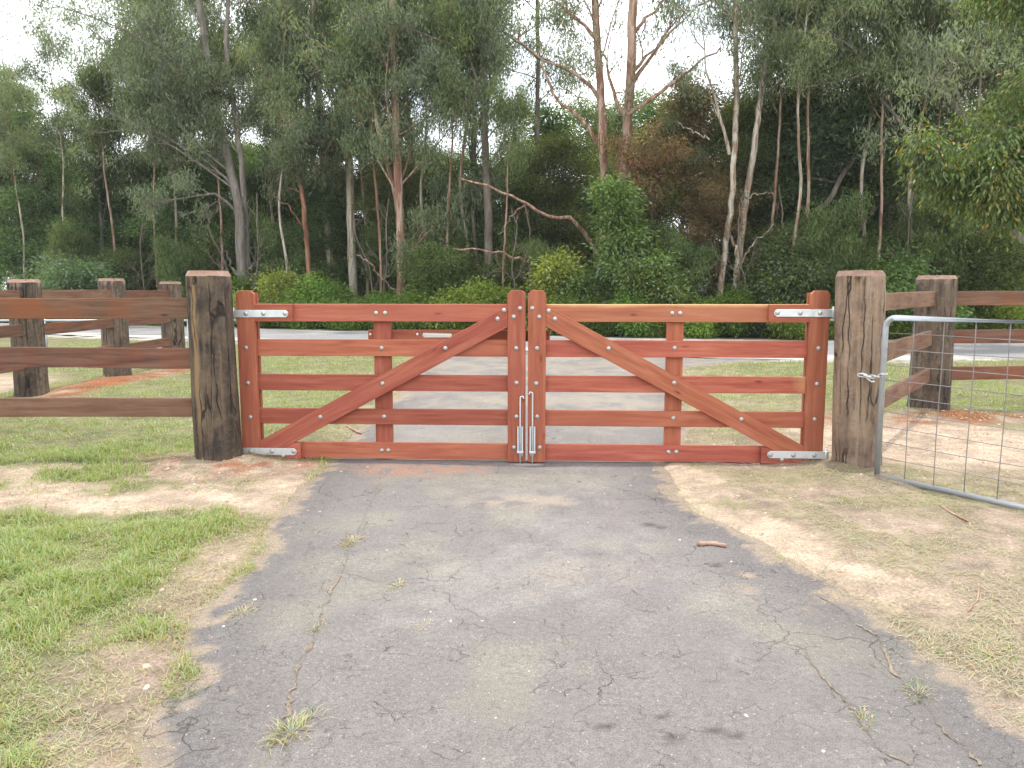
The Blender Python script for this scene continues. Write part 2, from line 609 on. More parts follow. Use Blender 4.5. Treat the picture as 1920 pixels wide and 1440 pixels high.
def asphalt_mat():
    m, nt, b, _ = mat_new('worn_asphalt')
    a = N(nt, 'Attribute', attribute_name='tint')
    tc = N(nt, 'TexCoord')
    o = tc.outputs['Object']
    fine = noise(nt, o, 190, 4, 0.75)
    mid = noise(nt, o, 38, 6, 0.7)
    vo = N(nt, 'TexVoronoi')
    vo.inputs['Scale'].default_value = 120
    nt.links.new(o, vo.inputs['Vector'])
    col = mix(nt, 1.0, a.outputs['Color'], ramp(nt, fine, [(0.30, 0.45), (0.5, 1.0), (0.70, 1.6)]), 'MULTIPLY')
    col = mix(nt, 1.0, col, ramp(nt, mid, [(0.3, 0.80), (0.7, 1.18)]), 'MULTIPLY')
    sepc = N(nt, 'SeparateColor')
    nt.links.new(vo.outputs['Color'], sepc.inputs[0])
    stone = mathn(nt, 'GREATER_THAN', sepc.outputs[0], 0.984)
    near = mathn(nt, 'LESS_THAN', vo.outputs['Distance'], 0.42)
    col = mix(nt, mathn(nt, 'MULTIPLY', mathn(nt, 'MULTIPLY', stone, near), 0.7), col, (0.42, 0.38, 0.34))
    # hairline cracks
    hgt = mathn(nt, 'MULTIPLY', fine, 0.5)
    for sc, wid, lo, hi, dep, seed in ((1.9, 0.006, 0.50, 0.60, 0.55, 0.0), (5.5, 0.011, 0.54, 0.64, 0.5, 3.7), (13.0, 0.028, 0.54, 0.66, 0.42, 9.1)):
        warp = N(nt, 'TexNoise')
        warp.inputs['Scale'].default_value = sc * 2.3
        warp.inputs['Detail'].default_value = 5
        nt.links.new(o, warp.inputs['Vector'])
        sub = N(nt, 'VectorMath', operation='SUBTRACT')
        sub.inputs[1].default_value = (0.5, 0.5, 0.5)
        nt.links.new(warp.outputs['Color'], sub.inputs[0])
        scl = N(nt, 'VectorMath', operation='SCALE')
        scl.inputs['Scale'].default_value = 0.75 / sc
        nt.links.new(sub.outputs[0], scl.inputs[0])
        add = N(nt, 'VectorMath', operation='ADD')
        nt.links.new(o, add.inputs[0])
        nt.links.new(scl.outputs[0], add.inputs[1])
        off = N(nt, 'VectorMath', operation='ADD')
        off.inputs[1].default_value = (seed, seed * 0.7, 0)
        nt.links.new(add.outputs[0], off.inputs[0])
        v = N(nt, 'TexVoronoi', feature='DISTANCE_TO_EDGE')
        v.voronoi_dimensions = '2D'
        v.inputs['Scale'].default_value = sc
        nt.links.new(off.outputs[0], v.inputs['Vector'])
        line = ramp(nt, v.outputs['Distance'], [(0.0, 1.0), (wid, 0.0)])
        msk = ramp(nt, noise(nt, off.outputs[0], sc * 0.55, 3, 0.6), [(lo, 0), (hi, 1)])
        k = mathn(nt, 'MULTIPLY', line, msk)
        col = mix(nt, mathn(nt, 'MULTIPLY', k, dep), col, (0.05, 0.044, 0.04))
        hgt = mathn(nt, 'SUBTRACT', hgt, mathn(nt, 'MULTIPLY', k, 1.2))
    nt.links.new(col, b.inputs['Base Color'])
    b.inputs['Roughness'].default_value = 0.88
    b.inputs['Specular IOR Level'].default_value = 0.3
    bump(nt, b, mathn(nt, 'ADD', hgt, mid), 0.8, 0.010)
    return m


M_asphalt = asphalt_mat()

# ---------------------------------------------------------------- ground, driveway, road
DL = np.array([(0, -0.95), (2.19, -1.06), (2.42, -1.19), (2.63, -1.215), (3.0, -1.31), (3.57, -1.385), (3.93, -1.39), (4.47, -1.41), (5.17, -1.475), (6.35, -1.57), (7.2, -1.58), (9.6, -1.52), (14.2, -1.6), (16.5, -1.9), (18, -3.0), (20, -6)])
DR = np.array([(0, 1.72), (2.37, 1.69), (2.76, 1.66), (3.05, 1.645), (3.5, 1.60), (3.85, 1.49), (4.37, 1.37), (4.85, 1.18), (5.3, 1.10), (6.12, 1.17), (7.0, 1.55), (8.1, 1.88), (12, 2.4), (14.2, 3.1), (15.4, 4.6), (16.5, 7), (20, 9)])
RN = np.array([(-90, 44), (-30, 29.0), (-16, 25.3), (-11.8, 23.5), (-4, 20.2), (0, 18.2), (4, 16.4), (6.6, 15.75), (10.2, 16.2), (20, 17.5), (90, 28)])
RF = np.array([(-90, 51), (-30, 36), (-16, 31.0), (-7.3, 27.4), (3.8, 22.6), (8, 21.6), (13.4, 21.5), (20, 22.5), (90, 34)])


def drive_sd(x, y):
    """>0 outside the driveway"""
    xl = np.interp(y, DL[:, 0], DL[:, 1])
    xr = np.interp(y, DR[:, 0], DR[:, 1])
    s = np.maximum(xl - x, x - xr)
    s = s + (fbm(x * 2.2, y * 2.2, 5, 4) - 0.5) * 0.22 + (fbm(x * 9, y * 9, 8, 3) - 0.5) * 0.07
    return s


def road_sd(x, y):
    n, f = np.interp(x, RN[:, 0], RN[:, 1]), np.interp(x, RF[:, 0], RF[:, 1])
    return np.maximum(n - y, y - f) * 0.93


def blob(x, y, cx, cy, rx, ry, soft=0.5, rot=0.0):
    c, s = math.cos(rot), math.sin(rot)
    dx, dy = x - cx, y - cy
    d = np.hypot((dx * c + dy * s) / rx, (-dx * s + dy * c) / ry)
    return 1 - sstep(d, 1 - soft, 1 + soft)


def cover(x, y):
    """what grows or lies where: green, straw, sand, red soil (each 0..1)"""
    n1, n2, n3 = fbm(x * 0.9, y * 0.9, 21), fbm(x * 2.6, y * 2.6, 22), fbm(x * 7, y * 7, 23, 3)
    xl = np.interp(y, DL[:, 0], DL[:, 1])
    xr = np.interp(y, DR[:, 0], DR[:, 1])
    left = sstep(xl - x, -0.1, 0.1)
    right = sstep(x - xr, -0.1, 0.1)
    front = 1 - sstep(y, 6.2, 6.7)
    dl, dr = xl - x, x - xr
    green = np.ones_like(x) * 0.85
    sand = np.zeros_like(x)
    red = np.zeros_like(x)
    straw = np.full_like(x, 0.25)
    # front left verge
    g = sstep(dl + (n2 - 0.5) * 0.9, 0.10, 0.55) * (0.72 + 0.4 * sstep(n2, 0.35, 0.62))
    bare_band = blob(x, y, -3.0, 5.55, 2.4, 0.62, 0.35) * sstep(n2 + 0.35 * n3, 0.50, 0.74)
    g = g * (1 - 0.92 * bare_band) * (1 - blob(x, y, -1.9, 5.9, 0.75, 0.55, 0.4) * 0.75)
    patch = blob(x + (n2 - .5) * .5, y + (n3 - .5) * .2, -2.42, 5.04, 0.80, 0.28, 0.35, 0.05)
    patch2 = blob(x + (n2 - .5) * .6, y, -3.55, 5.0, 0.6, 0.30, 0.4) * 0.8
    g = g * (1 - patch) * (1 - patch2)
    low = sstep(3.3 - y + (n1 - .5) * 1.2, 0, 0.9)          # nearer the camera the verge is drier
    g = g * (1 - 0.10 * low)
    fl = left * front
    green = green * (1 - fl) + g * fl
    sand = sand * (1 - fl) + np.maximum(patch, 0.8 * bare_band) * fl
    straw = straw * (1 - fl) + fl * np.clip(0.35 + 0.25 * low + 0.6 * (1 - sstep(dl, 0.15, 0.7)), 0, 1)
    ring = blob(x, y, -2.35, 6.25, 0.75, 0.5, 0.6)
    red = np.maximum(red, ring * sstep(n3, 0.4, 0.65) * 0.8)
    green = green * (1 - ring * 0.85)
    # front right verge: sand beside the asphalt, straw on dirt beyond
    fr = right * (1 - sstep(y, 6.5, 7.4))
    green = green * (1 - fr) + fr * (0.05 + 0.34 * sstep(n2 + 0.25 * sstep(dr, 0.5, 1.6), 0.55, 0.85))
    sandr = (1 - sstep(dr + (n2 - .5) * 0.35, 0.30, 0.62)) * sstep(y, 2.9, 3.6)
    sand = sand * (1 - fr) + fr * np.clip(sandr + 0.25 * sstep(n1, 0.5, 0.7), 0, 1)
    straw = straw * (1 - fr) + fr * np.clip(1.15 - sandr * 1.2, 0.05, 1) * (0.5 + 0.5 * sstep(n2, 0.3, 0.55))
    # bare pink dirt behind the post of the wire gate
    pd = blob(x + (n2 - .5) * 0.5, y, 4.0, 7.1, 1.5, 1.15, 0.35)
    green = green * (1 - pd * 0.97)
    sand = np.maximum(sand, pd * 0.95)
    straw = straw * (1 - pd * 0.6)
    rc = blob(x + (n3 - .5) * .4, y, 4.9, 8.35, 1.6, 0.42, 0.5)
    red = np.maximum(red, rc * sstep(n2, 0.35, 0.6))
    green = green * (1 - rc * 0.8)
    # behind the gates
    back = sstep(y, 6.3, 7.0)
    br = back * sstep(dr, -0.1, 0.4) * (1 - sstep(x, 3.4, 4.2)) * (1 - sstep(y, 12, 16))
    green = green * (1 - br * (0.25 + 0.35 * sstep(n2, 0.4, 0.6)))
    straw = np.maximum(straw, br * 0.8)
    edge = (1 - sstep(np.minimum(np.abs(dl), np.abs(dr)), 0.1, 0.6)) * back
    straw = np.maximum(straw, edge * 0.9)
    green = green * (1 - edge * 0.5)
    # ridge of turned red soil along the receding fence
    rd = blob(x + (n2 - .5) * .5, y, -6.05, 11.9, 0.42, 2.6, 0.35)
    red = np.maximum(red, rd * sstep(n3 + n2, 0.6, 0.95))
    sand = np.maximum(sand, rd * 0.35)
    green = green * (1 - rd * 0.9)
    path = blob(x, y, -8.3, 11.3, 1.3, 1.6, 0.3)
    sand = np.maximum(sand, path * 0.6)
    green = green * (1 - path * 0.9)
    # road shoulders, forest floor
    rs = road_sd(x, y)
    sh = 1 - sstep(rs + (n2 - .5) * 1.0, 0.35, 0.95)
    green = green * (1 - sh)
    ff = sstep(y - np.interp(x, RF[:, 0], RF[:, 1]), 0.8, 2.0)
    return green, straw, sand, red, sh, ff


def ground_col(x, y):
    g, st, sa, rd, sh, ff = cover(x, y)
    n = fbm(x * 5, y * 5, 31, 4)
    c = np.empty(x.shape + (3,))
    c[:] = (0.40, 0.305, 0.235)
    def lay(col, w):
        nonlocal c
        w = np.clip(w, 0, 1)[..., None]
        c = c * (1 - w) + np.array(col) * w
    lay((0.36, 0.30, 0.20), st * 0.6 * sstep(fbm(x * 2.6, y * 3.4, 95, 4), 0.40, 0.60))
    lay((0.55, 0.425, 0.32), sa)
    lay((0.32, 0.12, 0.06), rd)
    lay((0.17, 0.185, 0.075), g * 0.9)
    lay((0.50, 0.465, 0.42), sh)
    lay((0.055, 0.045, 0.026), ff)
    m_ = fbm(x * 13, y * 13, 33, 3)
    k_ = fbm(x * 1.7, y * 1.7, 34, 4)
    return 0.85 * c * ((0.66 + 0.68 * n) * (0.74 + 0.52 * m_) * (0.86 + 0.28 * k_))[..., None]


def ground_z(x, y):
    s = drive_sd(x, y)
    near = 1 - sstep(y, 16, 19)
    z = -0.035 + 0.050 * sstep(s, -0.06, 0.10) + 0.02 * sstep(s, 0.1, 1.2)
    z = z * near + 0.0 * (1 - near)
    z = z + (fbm(x * 1.1, y * 1.1, 41) - 0.5) * 0.06 * sstep(s, 0.0, 0.8) + (fbm(x * 6, y * 6, 42, 4) - 0.5) * 0.034 * sstep(s, -0.03, 0.2)
    # mounds of dug soil round the posts
    for cx, cy, r, h in ((-2.42, 6.25, 0.45, 0.05), (2.78, 5.95, 0.42, 0.07), (4.86, 8.75, 0.7, 0.06), (-6.1, 12.0, 0.5, 0.06), (-6.2, 10.6, 0.5, 0.05), (-6.2, 14.3, 0.5, 0.05)):
        d = np.hypot(x - cx, y - cy)
        z = z + h * np.exp(-(d / r) ** 2) * (0.6 + 0.8 * fbm(x * 5, y * 5, 43, 3))
    z = z - 0.05 * (1 - sstep(road_sd(x, y), -0.25, 0.15))
    return z


def lines(*segs):
    out = []
    for a, b, d in segs:
        out += list(np.arange(a, b - 1e-6, d))
    out.append(segs[-1][1])
    return np.array(out)


def grid(xs, ys, zf, cf, name, mat):
    X, Y = np.meshgrid(xs, ys)
    Z = zf(X, Y)
    C = cf(X, Y)
    V = np.stack([X, Y, Z], -1).reshape(-1, 3)
    nx, ny = len(xs), len(ys)
    i = np.arange((ny - 1) * nx).reshape(ny - 1, nx)[:, :-1].ravel()
    Q = np.stack([i, i + 1, i + nx + 1, i + nx], -1)
    return mesh_np(name, V, Q, C.reshape(-1, 3), mat, True)


gx = lines((-300, -40, 20), (-40, -14, 1.0), (-14, -5, 0.18), (-5, 5.6, 0.046), (5.6, 14, 0.18), (14, 40, 1.0), (40, 300, 20))
gy = lines((-60, 0, 6), (0, 1.4, 0.2), (1.4, 9.5, 0.044), (9.5, 17, 0.14), (17, 34, 0.45), (34, 60, 2), (60, 400, 20))
link('ground', grid(gx, gy, ground_z, ground_col, 'ground', M_ground), kind='structure')

SPOTS = [at(1133, 1361, z=0), at(1240, 1345, z=0), at(1262, 1385, z=0), at(1342, 1370, z=0), at(1378, 1381, z=0), at(1225, 1312, z=0), at(1218, 985, z=0), at(1240, 990, z=0), at(1342, 1060, z=0)]


def asphalt_col(x, y):
    n1, n2, n3 = fbm(x * 0.8, y * 0.8, 51), fbm(x * 3.1, y * 3.1, 52), fbm(x * 9, y * 9, 53, 3)
    c = np.empty(x.shape + (3,))
    c[:] = (0.197, 0.179, 0.167)
    def lay(col, w):
        nonlocal c
        w = np.clip(w, 0, 1)[..., None]
        c = c * (1 - w) + np.array(col) * w
    lay((0.255, 0.234, 0.215), sstep(n1 + 0.3 * n2 + 0.25 * (n3 - .5), 0.55, 0.85) * 0.8)
    lay((0.255, 0.235, 0.185), sstep(fbm(x * 2.1, y * 2.1, 57, 4), 0.50, 0.72) * 0.55)
    lay((0.20, 0.175, 0.175), sstep(fbm(x * 1.6 + 9, y * 1.6, 58, 4), 0.52, 0.72) * 0.5)
    s = drive_sd(x, y)
    lay((0.115, 0.106, 0.106), sstep(s + (n2 - .5) * .3 + (n3 - .5) * .25, -0.50, -0.10) * 0.5)
    n4 = fbm(x * 16, y * 16, 54, 2)
    lay((0.30, 0.235, 0.17), sstep(s + (n3 - .5) * .22 + (n4 - .5) * .10, -0.055, -0.03) * 0.8)
    # dusty tyre-worn patches and drifted sand
    lay((0.33, 0.27, 0.21), blob(x, y, 0.12, 5.15, 0.42, 0.16, 0.7) * sstep(n3, 0.3, 0.6) * 0.75)
    lay((0.29, 0.25, 0.21), blob(x, y, 0.15, 3.75, 0.55, 0.35, 0.8) * sstep(n2, 0.4, 0.65) * 0.6)
    lay((0.36, 0.27, 0.18), blob(x, y, 1.35, 3.62, 0.2, 0.28, 0.6, 0.6) * sstep(n3, 0.45, 0.6) * 0.8)
    lay((0.34, 0.17, 0.10), blob(x, y, -0.75, 6.1, 0.55, 0.22, 0.7) * sstep(n3 + n2 * .5, 0.62, 0.8) * 0.6)
    lay((0.33, 0.27, 0.20), sstep(y, 7.2, 9.5) * sstep(n2 + 0.3 * n1, 0.52, 0.78) * 0.45)
    lay((0.50, 0.47, 0.43), blob(x, y, 0.13, 6.28, 0.11, 0.035, 0.5) * 0.8)
    for k, p in enumerate(SPOTS):
        r = (0.018, 0.014, 0.024, 0.026, 0.022, 0.012, 0.035, 0.028, 0.024)[k]
        lay((0.06, 0.055, 0.055), blob(x + (n3 - .5) * .04, y + (n2 - .5) * .03, p[0], p[1], r * 1.25, r, 0.45) * 0.8)
    return 0.90 * c * (0.9 + 0.2 * n3)[..., None]


def drive_z(x, y):
    return (fbm(x * 0.7, y * 0.7, 61, 3) - 0.5) * 0.012 + (fbm(x * 4, y * 4, 62, 3) - 0.5) * 0.006 + 0.004 - 0.012 * sstep(y, 15, 17)


dx = lines((-2.3, 2.7, 0.032), (2.7, 7, 0.2))
dy = lines((0.2, 1.6, 0.1), (1.6, 7.2, 0.03), (7.2, 20, 0.12))
link('driveway', grid(dx, dy, drive_z, asphalt_col, 'driveway', M_asphalt), kind='structure')

# the road beyond, in bands across its width
rx = lines((-90, -30, 4), (-30, 30, 0.4), (30, 90, 4))
rt = np.linspace(0, 1, 25)
X, Tt = np.meshgrid(rx, rt)
Yr = np.interp(X, RN[:, 0], RN[:, 1]) * (1 - Tt) + np.interp(X, RF[:, 0], RF[:, 1]) * Tt
Yr = Yr + (fbm(X * 1.5, Tt * 3, 71) - 0.5) * 0.5 * (np.abs(Tt - 0.5) * 2) ** 6
n_ = fbm(X * 0.5, Yr * 1.5, 72)
C = np.empty(X.shape + (3,))
C[:] = (0.29, 0.28, 0.28)
w = np.clip(sstep(np.abs(Tt - 0.5) * 2 + (n_ - .5) * .3, 0.62, 0.82) + sstep(n_, 0.6, 0.8) * 0.3, 0, 1)[..., None]
C = 0.85 * (C * (1 - w) + np.array((0.54, 0.51, 0.475)) * w)
V = np.stack([X, Yr, 0.012 + 0.05 * (1 - (2 * Tt - 1) ** 2)], -1).reshape(-1, 3)
nx, ny = len(rx), len(rt)
i_ = np.arange((ny - 1) * nx).reshape(ny - 1, nx)[:, :-1].ravel()
link('road', mesh_np('road', V, np.stack([i_, i_ + 1, i_ + nx + 1, i_ + nx], -1), C.reshape(-1, 3), M_asphalt, True), kind='structure')

# soil-filled cracks lying in the driveway
drive = bpy.data.objects['driveway']


def crack(pts_px, w, seed, mat_col):
    P = np.array([at(u, v, z=0.0)[:2] for u, v in pts_px])
    t = np.linspace(0, len(P) - 1, (len(P) - 1) * 24 + 1)
    x = np.interp(t, np.arange(len(P)), P[:, 0]) + (fbm(t * 1.3, t * 0 + seed, seed, 4) - 0.5) * 0.08 + (fbm(t * 5.0, t * 0 + seed, seed + 2, 3) - 0.5) * 0.035
    y = np.interp(t, np.arange(len(P)), P[:, 1])
    hw = w * (0.02 + 1.1 * np.clip(fbm(t * 2.4, t * 0 + 3.1, seed + 5, 4) * 3.6 - 1.55, 0, 1))
    hw[0] = hw[-1] = 0.001
    z = drive_z(x, y) + 0.004
    jl, jr = fbm(t * 5, t * 0, seed + 8, 2), fbm(t * 5, t * 0 + 9, seed + 9, 2)
    V = np.concatenate([np.stack([x - hw * (0.5 + jl), y, z], -1), np.stack([x, y, z + 0.004], -1), np.stack([x + hw * (0.5 + jr), y, z], -1)])
    n = len(t)
    i = np.arange(n - 1)
    Q = np.concatenate([np.stack([i, i + n, i + n + 1, i + 1], -1), np.stack([i + n, i + 2 * n, i + 2 * n + 1, i + n + 1], -1)])
    c = np.array(mat_col)[None] * (0.7 + 0.6 * fbm(np.tile(t, 3) * 3, np.repeat(np.arange(3), n) * 3.0, seed, 3))[:, None]
    link('crack', mesh_np('crack', V, Q, c, M_ground), drive)


CL = (0.31, 0.25, 0.19)
crack([(660, 1000), (657, 1045), (640, 1085), (610, 1130), (592, 1190), (580, 1235), (555, 1290), (548, 1330), (545, 1385), (540, 1440)], 0.011, 3, CL)
crack([(720, 880), (700, 930), (665, 1000)], 0.007, 11, CL)
crack([(1540, 1120), (1590, 1165), (1640, 1195), (1655, 1225), (1690, 1275), (1750, 1345), (1800, 1400), (1835, 1440)], 0.007, 17, CL)
crack([(1500, 1225), (1560, 1290), (1610, 1340), (1650, 1400), (1690, 1440)], 0.004, 23, CL)

# ---------------------------------------------------------------- gates
GL, GR = np.array((-2.300, 6.49)), np.array((2.556, 6.25))
GD = (GR - GL) / np.linalg.norm(GR - GL)
GROT = math.atan2(GD[1], GD[0])
GN = np.array((GD[1], -GD[0]))                                  # towards the camera
FRONT = 0.045                                                    # thickness of stiles and brace in front of the rails


def on_gate(u, v, off=0.0):
    """pixel -> (distance along the gate line from the left hinge, height)"""
    a, b = (u - 960) / FPX, -(v - 720) / FPX
    d = np.array((a, CT + b * ST, -ST + b * CT))
    o = GL + GN * off
    t = np.dot(o, GN) / np.dot(d[:2], GN)
    p = d[:2] * t
    return float(np.dot(p - GL, GD)), float(CAMH + d[2] * t)


WTOT = float(np.linalg.norm(GR - GL))
bolt_me = MB().lathe([(0.0188, -0.004), (0.0188, 0.002), (0.0165, 0.006), (0.0105, 0.0095), (0.0035, 0.011)], 'y', 14).mesh('bolt', M_bolt, True)
small_bolt_me = MB().lathe([(0.011, -0.004), (0.011, 0.002), (0.008, 0.005), (0.003, 0.007)], 'y', 10).mesh('small_bolt', M_zinc, True)


def board_mesh(name, length, h, y0, y1, mat, bow=0.0, seed=0, chamfer=0.0):
    """board along local x, centred in z, faces between y0 and y1"""
    n = 2 if not bow else 12
    xs = np.linspace(0, length, n)
    up = [(x, h / 2 + (bow * (vnoise(np.array([x * 1.4]), np.array([seed * 1.0]), seed)[0] - 0.5) if bow else 0)) for x in xs]
    dn = [(x, -h / 2 + (bow * (vnoise(np.array([x * 1.1]), np.array([seed + 7.0]), seed + 3)[0] - 0.5) if bow else 0)) for x in xs]
    if chamfer:
        c = chamfer
        poly = [(0, -h / 2), (length - c, -h / 2), (length, -h / 2 + c), (length, h / 2 - c), (length - c, h / 2), (0, h / 2)]
    else:
        poly = dn + up[::-1]
    return MB().prism(poly, y0, y1, 0.003).mesh(name, mat)


def local_prism(name, poly, ang, org, y0, y1, mat, parent):
    """polygon given in gate (x,z); mesh kept in a frame turned by ang so that the grain runs along it"""
    c, s = math.cos(ang), math.sin(ang)
    P = [((x - org[0]) * c + (z - org[1]) * s, -(x - org[0]) * s + (z - org[1]) * c) for x, z in poly]
    me = MB().prism(P, y0, y1, 0.003).mesh(name, mat)
    return link(name, me, parent, (org[0], 0, org[1]), (0, -ang, 0))


RAILS = [(1.331, 1.185), (1.034, 0.895), (0.738, 0.602), (0.447, 0.315), (0.158, 0.019)]
MIR = {False: 1, True: -1}


def strap_hinge(parent, x0, x1, zc, bolts, y):
    """flat strap with a rounded end, folded round a pin; x0 is the pin side"""
    sg = 1 if x1 > x0 else -1
    h = 0.03
    poly = [(x0, -h), (x1 - sg * 0.022, -h), (x1 - sg * 0.006, -h * 0.6), (x1, -h * 0.15), (x1, h * 0.15), (x1 - sg * 0.006, h * 0.6), (x1 - sg * 0.022, h), (x0, h)]
    if sg < 0:
        poly = poly[::-1]
    o = link('hinge_strap', MB().prism(poly, y - 0.008, y, 0.0015).mesh('hinge_strap', M_zinc), parent, (0, 0, zc))
    xk = x0 + sg * 0.145
    pl = [(x0 - sg * 0.004, -h - 0.001), (xk - sg * 0.012, -h - 0.001), (xk, -h * 0.5), (xk, h * 0.5), (xk - sg * 0.012, h + 0.001), (x0 - sg * 0.004, h + 0.001)]
    if sg < 0:
        pl = pl[::-1]
    link('strap_fold', MB().prism(pl, y - 0.0125, y - 0.0082, 0.001).mesh('strap_fold', M_zinc), o)
    link('eye', MB().lathe([(0.019, -h - 0.003), (0.021, -h), (0.021, h), (0.019, h + 0.003)], 'z', 16, (x0 - sg * 0.016, y + 0.006, 0)).mesh('eye', M_zinc, True), o)
    link('pin', MB().lathe([(0.010, -h - 0.012), (0.010, h + 0.016), (0.007, h + 0.021)], 'z', 12, (x0 - sg * 0.016, y + 0.006, 0)).mesh('pin', M_zinc, True), o)
    for bx, bz in bolts:
        link('bolt', bolt_me, o, (bx, y - (0.0125 if abs(bx - x0) < 0.14 else 0.008), bz - zc))
    return o


def gudgeon(post, p_world, tip_world):
    """threaded pin screwed into the post, carrying the strap's eye"""
    a, b = np.array(p_world), np.array(tip_world)
    pl = np.array(post.location)
    d = (b - a) / np.linalg.norm(b - a)
    mb = MB().tube([a - pl, b - pl + d * 0.012], 0.0105, 12)
    me = mb.mesh('gudgeon', M_zinc, True)
    g = link('gudgeon', me, post)
    q = a + d * 0.05 - pl
    link('nut', MB().tube([q, q + d * 0.018], 0.019, 6).mesh('nut', M_zinc), g)
    link('washer', MB().tube([b - pl - np.array((0, 0, 0.006)), b - pl + np.array((0, 0, 0.006))], 0.024, 14).mesh('washer', M_zinc), g)


def build_leaf(right, label):
    """x runs along the gate line from the left hinge for both leaves (0..WTOT)"""
    g = link('timber_gate', None, None, (GL[0], GL[1], 0), (0, 0, GROT), label, 'gate', 'pair of red timber driveway gates')
    s_mid_l, s_mid_r = on_gate(985.5, 700)[0], on_gate(990, 700)[0]
    if not right:
        x0, x1 = 0.0, s_mid_l
        st_h, st_m = (0.0, 0.152), (x1 - 0.148, x1)
        mid = (on_gate(703, 700, -0.06)[0], on_gate(735, 700, -0.06)[0])
    else:
        x0, x1 = s_mid_r, WTOT
        st_h, st_m = (x1 - 0.152, x1), (x0, x0 + 0.148)
        mid = (on_gate(1247.5, 700, -0.06)[0], on_gate(1279, 700, -0.06)[0])
    yf, yr, yb = -FRONT, 0.0, 0.04

    def stile(nm, a, b, ztop, zbot, y0, y1, ch):
        L, wd = ztop - zbot, b - a
        me = board_mesh(nm, L, wd, y0, y1, M_gate, chamfer=ch)
        return link(nm, me, g, ((a + b) / 2, 0, zbot), (0, -math.pi / 2, 0))
    stile('hinge_stile', *st_h, 1.442, 0.012, yf, -0.001, 0.028)
    stile('hinge_stile_backing', st_h[0] + 0.004, st_h[1] - 0.004 if not right else st_h[1] - 0.004, 1.425, 0.02, yb + 0.001, yb + 0.04, 0.0)
    stile('meeting_stile', *st_m, 1.445, 0.012, yf, -0.001, 0.030)
    stile('meeting_stile_backing', st_m[0] + 0.004, st_m[1] - 0.004, 1.42, 0.02, yb + 0.001, yb + 0.04, 0.0)
    stile('middle_stile', *mid, 1.30, 0.05, yb + 0.001, yb + 0.04, 0.0)
    for k, (zt, zb) in enumerate(RAILS):
        a, b = x0 + 0.006, x1 - 0.006
        m = M_gate_light if k == (0 if not right else 2) else M_gate
        if right and k == 0:
            m = M_gate_top
        if right and k == 2:
            m = M_gate_end
        me = board_mesh('rail', b - a, zt - zb, yr, yb, m)
        if m is M_gate_end:                                     # centred so that the pale end is at +x
            me.transform(__import__('mathutils').Matrix.Translation((-(b - a) / 2, 0, 0)))
            link('rail', me, g, ((a + b) / 2, 0, (zt + zb) / 2))
        else:
            link('rail', me, g, (a, 0, (zt + zb) / 2))
    # diagonal brace between the stiles, flush with them
    if not right:
        xa, xb = st_h[1] + 0.001, st_m[0] - 0.001
        up = lambda x: 0.172 + 0.541 * (x - 0.152)
    else:
        xa, xb = st_m[1] + 0.001, st_h[0] - 0.001
        up = lambda x: 0.172 + 0.541 * (xb + 0.001 - x)
    dn = lambda x: up(x) - 0.174
    zb = RAILS[4][1] + 0.001
    ang = math.atan(0.541) * (-1 if right else 1)
    if not right:
        xz = xa + (zb - dn(xa)) / 0.541 if dn(xa) < zb else xa
        poly = [(xa, zb), (xz, zb), (xb, dn(xb)), (xb, min(up(xb), 1.331)), (xb - max(0, (up(xb) - 1.331) / 0.541), min(up(xb), 1.331)), (xa, up(xa))]
    else:
        xz = xb - (zb - dn(xb)) / 0.541 if dn(xb) < zb else xb
        poly = [(xa, dn(xa)), (xz, zb), (xb, zb), (xb, up(xb)), (xa + max(0, (up(xa) - 1.331) / 0.541), min(up(xa), 1.331)), (xa, min(up(xa), 1.331))]
    cl = []
    for p in poly:
        if not cl or math.hypot(p[0] - cl[-1][0], p[1] - cl[-1][1]) > 0.004:
            cl.append(p)
    local_prism('brace', cl, ang, ((xa + xb) / 2, 0.7), yf, -0.001, M_gate, g)
    # packers under the hinge straps
    if not right:
        pa, pt, pb = st_h[1] + 0.001, on_gate(551, 587)[0], on_gate(566.5, 845)[0]
        link('packer', board_mesh('packer', pt - pa, 0.144, yf, -0.001, M_gate), g, (pa, 0, 1.258))
        z1 = 0.157
        xs_ = lambda z: xa + (z - dn(xa)) / 0.541 + 0.003
        local_prism('packer', [(xs_(zb), zb), (pb, zb), (pb, z1), (xs_(z1), z1)], 0, (pb - 0.2, 0.088), yf, -0.001, M_gate, g)
    else:
        pa, pt, pb = st_h[0] - 0.001, on_gate(1439.5, 587)[0], on_gate(1424.5, 850)[0]
        link('packer', board_mesh('packer', pa - pt, 0.144, yf, -0.001, M_gate), g, (pt, 0, 1.258))
        z1 = 0.157
        xs_ = lambda z: xb - (z - dn(xb)) / 0.541 - 0.003
        local_prism('packer', [(pb, zb), (xs_(zb), zb), (xs_(z1), z1), (pb, z1)], 0, (pb, 0.088), yf, -0.001, M_gate, g)
    # cup-head bolts
    if not right:
        fr = [(461, 652), (464.5, 718), (469, 782), (975, 578), (963, 594), (968, 653), (968.5, 718), (968.5, 781), (964, 839), (977, 853), (531, 855), (600.5, 782), (717, 719), (835, 653), (945, 582), (933, 598)]
        ba = [(705, 587), (722, 587), (715.5, 652.5), (720, 781), (716, 844.5), (728, 844.5)]
    else:
        fr = [(1535, 653), (1532, 720), (1528, 786), (998, 578), (1011, 594), (1007, 653), (1005.5, 719), (1007, 781), (1012, 839), (997, 853), (1466, 862), (1029, 583), (1040.5, 598), (1141, 653.5), (1264, 718), (1390, 786)]
        ba = [(1260.5, 587.5), (1275, 587.5), (1265, 652.5), (1262.5, 784), (1253.5, 847.5), (1268, 847.5)]
